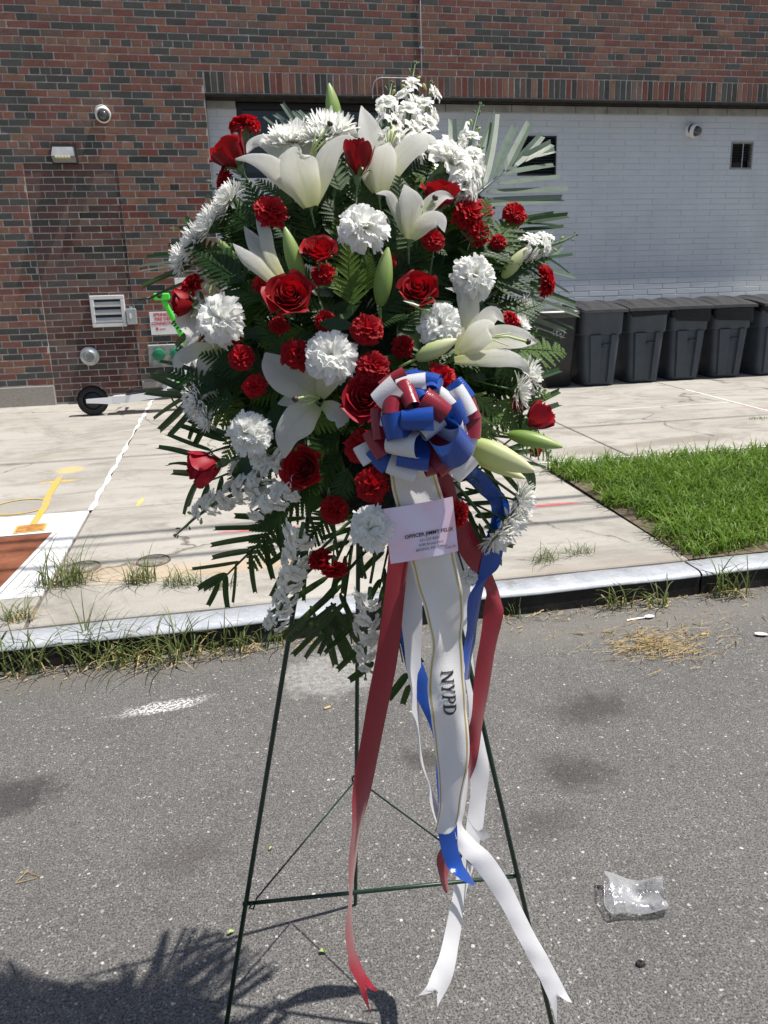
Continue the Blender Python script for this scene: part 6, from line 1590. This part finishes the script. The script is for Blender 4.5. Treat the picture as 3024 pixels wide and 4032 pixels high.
# bare stems showing under the bow
for (x0, y0, x1, y1) in ((930, 985, 1078, 1160), (950, 990, 1110, 1125), (980, 985, 1128, 1080), (960, 940, 1105, 945), (800, 1090, 690, 1190), (780, 1100, 722, 1220), (900, 560, 900, 400), (1000, 720, 1190, 615), (700, 1000, 730, 1200), (640, 1020, 690, 1180), (830, 1100, 800, 1260), (760, 1120, 790, 1250)):
    a, _ = at(x0, y0, -.05); c, _ = at(x1, y1, -.012); b = B(); b.tube([a, (a + c) / 2 + cdir(0, .3, 1) * .008, c], .0022, 6); put('stem', b.mesh('stem', M_STEM, True), spray)
for (x0, y0, x1, y1) in ((640, 1080, 610, 1380), (780, 1100, 785, 1420)):
    pass

# ================================================================== BOW AND RIBBONS
YB = .885                            # bow centre stands this far in front of the camera
bc = Vector(at_y(905, 915, YB)); mB = YB * .98 / UPX
bow = thing('ribbon_bow', bc, 'shiny red, white and blue pull bow with hanging streamers', 'bow')
RM = {'r': M_RR, 'w': M_RW, 'b': M_RB}
def loop(cx, cy, ang, ln, dia, front, col, tilt=0.0):
    """one ribbon loop: its outer fold is a tube of length ln (the ribbon's width) and diameter dia, in pixels, standing out by front"""
    tip = Vector(at_y(cx, cy, YB)) + cdir(0, 0, 1) * front * mB
    ax = cdir(math.cos(rad(ang)), math.sin(rad(ang)), tilt); root = bc + (tip - bc) * .06 - cdir(0, 0, 1) * 6 * mB
    d = (tip - root); Lr = d.length; d.normalize(); ax = (ax - d * ax.dot(d)).normalized(); n = d.cross(ax); R_ = dia * .5 * mB; w = ln * .5 * mB; v = []
    pts = []
    for k in range(9): pts.append((Lr * k / 9 * .93, R_ * (k / 9) ** .8))
    for k in range(13):
        a = math.pi / 2 - math.pi * k / 12; pts.append((Lr * .95 + R_ * .9 * math.cos(a), R_ * math.sin(a)))
    pts += [(x, -y) for x, y in reversed(pts[:9])]
    for (x, y) in pts:
        pinch = .30 + .70 * min(1, max(0, x / Lr) * 1.35); sk = .10 * w * (x / Lr)
        for u in (-1, -.5, 0, .5, 1): v.append(root + d * (x - .05 * w * u * u) + n * y * (1 + .10 * u) + ax * (u * w * pinch + sk))
    f = [(i * 5 + k, i * 5 + k + 1, i * 5 + 6 + k, i * 5 + 5 + k) for i in range(len(pts) - 1) for k in range(4)]
    put('loop', mesh('loop', v, f, RM[col], True), bow)
for a in ((844, 883, 95, 50, 33, 55, 'r'), (881, 866, 112, 60, 31, 60, 'r'), (899, 856, 118, 52, 28, 45, 'b'), (936, 889, 150, 56, 42, 72, 'r'), (981, 901, 146, 50, 40, 55, 'b'), (895, 917, 2, 60, 40, 86, 'b'), (850, 932, 100, 50, 40, 66, 'b'), (866, 968, 12, 64, 40, 56, 'w'), (887, 999, 0, 63, 34, 50, 'b'), (864, 1020, -10, 60, 30, 26, 'w'), (815, 924, 92, 60, 24, 34, 'r'), (812, 966, 128, 58, 28, 26, 'r'), (817, 998, 132, 50, 26, 10, 'b'), (966, 962, -38, 74, 66, 78, 'b', .35), (980, 934, -24, 60, 42, 50, 'w'), (993, 870, -42, 58, 38, 42, 'w'), (1013, 879, -62, 54, 28, 24, 'r'), (1019, 921, -62, 50, 34, 28, 'r'),
          (836, 858, 24, 52, 48, 34, 'w'), (885, 834, -6, 58, 36, 30, 'w'), (913, 825, -32, 58, 36, 22, 'b'), (932, 842, 72, 50, 34, 36, 'b'), (846, 824, 22, 54, 26, 14, 'r'), (997, 842, -60, 46, 30, 12, 'b'), (966, 998, 12, 76, 40, 44, 'r'), (994, 1012, 44, 54, 42, 24, 'w'), (952, 864, -30, 50, 34, 40, 'w'), (940, 1010, -20, 56, 30, 30, 'r'), (878, 815, 10, 44, 24, 6, 'b'), (1012, 952, -70, 52, 34, 22, 'w'), (925, 930, 40, 50, 34, 60, 'w'), (838, 905, 60, 46, 32, 40, 'w'), (780, 988, 150, 40, 14, 4, 'w')):
    loop(905 + (a[0] - 905) * 1.05, 918 + (a[1] - 918) * 1.05, a[2], a[3] * 1.14, a[4] * 1.2, a[5] * 1.15, *a[6:])
b = B(); b.lathe([(.001, -.014), (.014, -.010), (.018, 0), (.012, .012), (.001, .015)], 12, frame(bc, cdir(0, 0, 1))); put('knot', b.mesh('knot', M_RB, True), bow)

def catmull(pts, sub):
    pts = [np.asarray(p, float) for p in pts]; out = []
    P_ = [2 * pts[0] - pts[1]] + pts + [2 * pts[-1] - pts[-2]]
    for i in range(1, len(P_) - 2):
        for k in range(sub):
            t_ = k / sub; a, b_, c, d = P_[i - 1:i + 3]
            out.append(.5 * (2 * b_ + (c - a) * t_ + (2 * a - 5 * b_ + 4 * c - d) * t_ ** 2 + (3 * b_ - a - 3 * c + d) * t_ ** 3))
    out.append(pts[-1]); return out
def ribbon_sheet(rows, sub=5, across=6, cupping=.05, width=None):
    """rows: (left x, left y, right x, right y, Y, turn) -> grid of world points; the sheet keeps its real width by turning in depth"""
    R_ = catmull(rows, sub); ws = []
    for q in R_:
        a = at_y(q[0], q[1], q[4]); c = at_y(q[2], q[3], q[4]); ws.append(np.linalg.norm(c - a))
    Wr = width or max(ws) * 1.01; G_ = []
    for q, w in zip(R_, ws):
        dy = math.sqrt(max(0, Wr * Wr - w * w)) * max(-1, min(1, q[5])); dy = max(-.5 * Wr, min(.5 * Wr, dy * .5))
        a = at_y(q[0], q[1], q[4] - dy); c = at_y(q[2], q[3], q[4] + dy)
        nrm = np.cross(c - a, [0, 0, 1.0]); nrm /= np.linalg.norm(nrm) + 1e-9
        rp_ = .0016 * math.sin(len(G_) * .9 + q[0] * .05) + .0012 * math.sin(len(G_) * .37 + 1.7)
        a = a + nrm * rp_; c = c - nrm * rp_ * .6
        G_.append([a + (c - a) * (i / across) + nrm * cupping * Wr * (1 - (2 * i / across - 1) ** 2) for i in range(across + 1)])
    return G_
def sheet_mesh(name, G_, mat, notch=False):
    n = len(G_[0]); v = [p for r in G_ for p in r]
    if notch:                        # swallow-tail end
        for i in range(n):
            k = 1 - abs(2 * i / (n - 1) - 1)
            v[-n + i] = v[-n + i] + (np.asarray(G_[-5][i]) - np.asarray(G_[-1][i])) * k * .95
            v[-2 * n + i] = v[-2 * n + i] + (np.asarray(G_[-6][i]) - np.asarray(G_[-2][i])) * k * .75
            v[-3 * n + i] = v[-3 * n + i] + (np.asarray(G_[-6][i]) - np.asarray(G_[-3][i])) * k * .45
    f = [(j * n + i, j * n + i + 1, (j + 1) * n + i + 1, (j + 1) * n + i) for j in range(len(G_) - 1) for i in range(n - 1)]
    return mesh(name, v, f, mat, True)
def streamer(rows, mat, notch=False, parent=None, name='streamer', **kw):
    return put(name, sheet_mesh(name, ribbon_sheet(rows, **kw), mat, notch), parent or bow)
Y0 = .925
# red, left
streamer([(868, 1010, 910, 1005, .925, 0), (850, 1120, 893, 1120, .93, .2), (838, 1212, 882, 1215, .93, .3), (815, 1400, 862, 1400, .93, .2), (790, 1530, 838, 1532, .93, .3), (768, 1680, 805, 1682, .93, .6), (757, 1800, 779, 1800, .93, 1), (752, 1900, 765, 1900, .93, 1), (749, 2000, 760, 2000, .93, 1), (751, 2070, 770, 2058, .925, 1), (770, 2125, 792, 2105, .915, .6), (800, 2190, 817, 2143, .905, .3)], M_RR, True)
# white, left, twisted
streamer([(905, 1010, 945, 1010, .955, 0), (880, 1130, 922, 1130, .955, .2), (868, 1240, 912, 1245, .955, .2), (866, 1340, 912, 1370, .955, .3), (880, 1450, 908, 1470, .955, .8), (893, 1530, 905, 1540, .955, 1), (903, 1620, 913, 1640, .955, 1), (922, 1700, 938, 1715, .955, 1), (942, 1780, 962, 1780, .955, .8), (952, 1812, 985, 1815, .955, .5)], M_RW)
# blue, left, passing behind the sash and curling out at its foot
streamer([(895, 1040, 930, 1040, .962, 0), (868, 1210, 905, 1215, .965, .3), (862, 1330, 872, 1370, .965, .9), (873, 1430, 912, 1430, .962, .4), (898, 1505, 935, 1500, .958, .3), (935, 1585, 965, 1575, .955, .4), (945, 1700, 970, 1700, .952, .7), (946, 1790, 986, 1772, .945, .3), (960, 1860, 990, 1835, .935, .4), (985, 1892, 1003, 1872, .925, .8), (1020, 1914, 1024, 1902, .915, 1)], M_RB)
# blue, right, standing out then folding down
streamer([(960, 980, 985, 960, .98, 0), (1030, 1060, 1062, 1040, 1.0, .2), (1062, 1095, 1100, 1092, 1.0, .2), (1050, 1160, 1090, 1165, .99, .2), (1032, 1245, 1078, 1225, .98, .3), (1015, 1290, 1045, 1262, .975, .8), (1006, 1360, 1032, 1350, .985, .6), (1000, 1420, 1024, 1400, .985, .7), (1006, 1470, 1012, 1466, .985, 1)], M_RB)
# red, right
streamer([(930, 990, 968, 985, .97, 0), (955, 1100, 992, 1085, .98, .2), (985, 1180, 1030, 1160, .985, .1), (1020, 1235, 1062, 1235, .985, .2), (1048, 1275, 1084, 1300, .985, .5), (1045, 1330, 1085, 1335, .985, .2), (1030, 1420, 1066, 1425, .985, .3), (1018, 1530, 1048, 1540, .985, .5), (1008, 1600, 1030, 1640, .985, .7), (1000, 1690, 1012, 1700, .985, 1), (980, 1790, 992, 1795, .985, 1), (952, 1832, 972, 1850, .975, .7), (946, 1880, 968, 1895, .97, .6), (962, 1930, 969, 1925, .965, .9)], M_RR)
# white, right, far behind the leg then crossing low to the left
streamer([(950, 1000, 990, 1000, 1.02, 0), (975, 1200, 1010, 1200, 1.09, .3), (1000, 1400, 1020, 1400, 1.14, .9), (1008, 1500, 1030, 1520, 1.15, .8), (1016, 1590, 1046, 1600, 1.15, .5), (1018, 1660, 1056, 1660, 1.15, .3), (1014, 1730, 1050, 1730, 1.145, .2), (1005, 1800, 1040, 1805, 1.13, .2), (995, 1870, 1022, 1870, 1.11, .3), (978, 1930, 1006, 1935, 1.09, .2), (960, 2020, 994, 2020, 1.06, .2), (942, 2080, 984, 2085, 1.03, .2), (928, 2120, 966, 2135, 1.01, .4), (903, 2150, 945, 2176, .99, .3)], M_RW, True)
# white, right, flying forward at the foot
streamer([(985, 1500, 1008, 1500, .965, .8), (984, 1640, 1010, 1640, .965, .7), (982, 1740, 1006, 1740, .96, .7), (980, 1790, 998, 1778, .955, .6), (990, 1835, 1025, 1815, .945, .3), (1030, 1880, 1062, 1848, .93, .2), (1075, 1945, 1105, 1915, .915, .2), (1112, 2015, 1145, 1998, .90, .2), (1150, 2085, 1185, 2070, .885, .2), (1178, 2140, 1212, 2122, .875, .3), (1203, 2213, 1236, 2166, .865, .3)], M_RW, True)
streamer([(1000, 1745, 1012, 1775, 1.12, 0), (1025, 1790, 1040, 1815, 1.11, 0), (1045, 1793, 1058, 1806, 1.10, 0)], M_RW, width=.022)

# ------------------------------------------------------------------ sash with lettering
sash = thing('memorial_sash', at_y(930, 1040, .915), 'wide white satin sash with gold edges and black capital letters', 'sash')
SR = [(838, 1000, 935, 985, .905, 0), (845, 1050, 945, 1035, .905, 0), (860, 1110, 962, 1090, .905, 0), (880, 1190, 980, 1175, .908, 0), (900, 1260, 994, 1260, .912, .1), (920, 1330, 1000, 1330, .918, .25), (930, 1410, 1001, 1400, .922, .3), (926, 1475, 1003, 1470, .922, .25), (929, 1540, 1011, 1540, .92, .1), (940, 1610, 1012, 1610, .92, -.2), (946, 1690, 1003, 1690, .92, -.45), (944, 1760, 996, 1755, .922, -.3), (941, 1806, 982, 1786, .926, .2)]
SG = ribbon_sheet(SR, 6, 10, .03)
for j, row in enumerate(SG):          # soft folds
    for i in range(11):
        u = i / 10; SG[j][i] = row[i] + np.array([0, -1, 0]) * (.0045 * math.sin(j * .42 + u * 3.2) * (min(1, j / 25)) + .003 * math.sin(j * .23 - u * 5))
put('ribbon', sheet_mesh('ribbon', SG, M_SASH), sash)
SA = np.array(SG)                     # rows x 11 x 3
def sash_pt(s_, t_, lift=.0006):
    a = min(len(SA) - 1.001, max(0, t_)); j = int(a); fa = a - j; b_ = min(9.999, max(0, s_ * 10)); i = int(b_); fb = b_ - i
    p = SA[j, i] * (1 - fa) * (1 - fb) + SA[j + 1, i] * fa * (1 - fb) + SA[j, i + 1] * (1 - fa) * fb + SA[j + 1, i + 1] * fa * fb
    v = CAM - p; return p + v / np.linalg.norm(v) * lift
for s0, s1 in ((.045, .085), (.915, .955)):
    v = []; n = (len(SA) - 1) * 2
    for k in range(n + 1):
        v += [sash_pt(s0, k / 2), sash_pt(s1, k / 2)]
    put('gold_edge', mesh('gold_edge', v, [(2 * k, 2 * k + 1, 2 * k + 3, 2 * k + 2) for k in range(n)], M_GOLD, True), sash)
def find_row(py):                     # row index of the sash seen at height py
    ys = [project(r[5])[1] for r in SA]; return float(np.interp(py, ys, range(len(ys))))
# serif capitals as quads in a unit box (x reading direction, y up)
def box4(x0, y0, x1, y1): return [(x0, y0), (x1, y0), (x1, y1), (x0, y1)]
def arc_quads(cx, cy, rx, ry, t, a0, a1, n=9):
    out = []
    for k in range(n):
        p, q = rad(a0 + (a1 - a0) * k / n), rad(a0 + (a1 - a0) * (k + 1) / n)
        out.append([(cx + rx * math.cos(p), cy + ry * math.sin(p)), (cx + rx * math.cos(q), cy + ry * math.sin(q)), (cx + (rx - t) * math.cos(q), cy + (ry - .07) * math.sin(q)), (cx + (rx - t) * math.cos(p), cy + (ry - .07) * math.sin(p))])
    return out
GLY = {'N': [box4(.10, 0, .19, 1), box4(.80, 0, .89, 1), [(.10, 1), (.28, 1), (.89, 0), (.72, 0)], box4(0, 0, .30, .06), box4(.0, .94, .26, 1), box4(.68, .94, 1, 1)],
       'Y': [box4(.42, 0, .58, .48), [(.08, 1), (.28, 1), (.58, .45), (.42, .45)], [(.80, 1), (.90, 1), (.56, .42), (.46, .46)], box4(.28, 0, .72, .06), box4(0, .94, .38, 1), box4(.68, .94, 1, 1)],
       'P': [box4(.12, 0, .30, 1), box4(0, 0, .44, .06), box4(0, .94, .5, 1), box4(.3, .42, .5, .49)] + arc_quads(.48, .71, .42, .29, .17, -90, 90),
       'D': [box4(.12, 0, .30, 1), box4(0, 0, .44, .06), box4(0, .94, .44, 1)] + arc_quads(.40, .5, .56, .5, .17, -90, 90, 12)}
for ch, y0, y1 in (('N', 1448, 1476), ('Y', 1478, 1499), ('P', 1502, 1521), ('D', 1522, 1544)):
    r0, r1 = find_row(y0), find_row(y1)
    for nm, mat, dx, dy, lf in (('letter_shadow', M_INKG, .10, -.07, .0009), ('letter', M_INK, 0, 0, .0014)):
        b = B()
        for q in GLY[ch]:
            q = [np.array(c_) for c_ in q]
            for k in range(6):            # short pieces follow the curved satin
                f0, f1_ = k / 6, (k + 1) / 6
                if np.linalg.norm(q[1] - q[0]) > np.linalg.norm(q[2] - q[1]): pc = [q[0] + (q[1] - q[0]) * f0, q[0] + (q[1] - q[0]) * f1_, q[3] + (q[2] - q[3]) * f1_, q[3] + (q[2] - q[3]) * f0]
                else: pc = [q[0] + (q[3] - q[0]) * f0, q[1] + (q[2] - q[1]) * f0, q[1] + (q[2] - q[1]) * f1_, q[0] + (q[3] - q[0]) * f1_]
                b.add([sash_pt(.34 + .34 * (y + dy), r0 + (r1 - r0) * (x + dx), lf) for x, y in pc], [(0, 1, 2, 3)])
        put(nm, b.mesh(nm, mat), sash)

# ------------------------------------------------------------------ gift card
c4 = [Vector(at_y(x, y, .893)) for x, y in ((848, 1218), (997, 1193), (974, 1073), (827, 1103))]
cc = sum(c4, Vector()) / 4; cx = ((c4[1] + c4[2]) / 2 - (c4[0] + c4[3]) / 2); cw = cx.length; cx.normalize(); cy = ((c4[2] + c4[3]) / 2 - (c4[0] + c4[1]) / 2); chh = cy.length; cz = cx.cross(cy).normalized(); cy = cz.cross(cx)
CM = Matrix.Translation(cc) @ Matrix((cx, cy, cz)).transposed().to_4x4()
card = tag(put('gift_card', None, None, CM), 'pale lilac gift card with printed roses pinned under the bow', 'card')
b = B(); v, f, uv = grid(6, 6, lambda u, v: (u * cw / 2, (v - .5) * chh, -.0035 * u * u + .0015 * (v - .5))); b.add(v, f); b.add([(x, y, z - .0006) for x, y, z in v], [tuple(reversed(q)) for q in f])
put('card_sheet', b.mesh('card_sheet', M_CARD, True), card, CM)
for (txt, s_, x, y, mat, bo) in (('OFFICER JIMMY FELIX', .0066, .008, -.004, M_INK, .00014), ('531-227-8302', .0046, .008, -.0115, M_INKG, .00004), ('4180 Bronx Blvd', .0046, .009, -.0175, M_INKG, .00004), ('BRONX, NY, 10466', .0048, .009, -.0235, M_INKG, .00005), ('Copy #1', .0048, .033, -.0265, M_INKG, .00004)):
    put('print_line', text_mesh(txt, s_, mat, bo, .00005), card, CM @ Matrix.Translation((x * cw / .088, y * cw / .088, .0012)) @ Matrix.Scale(cw / .088, 4))
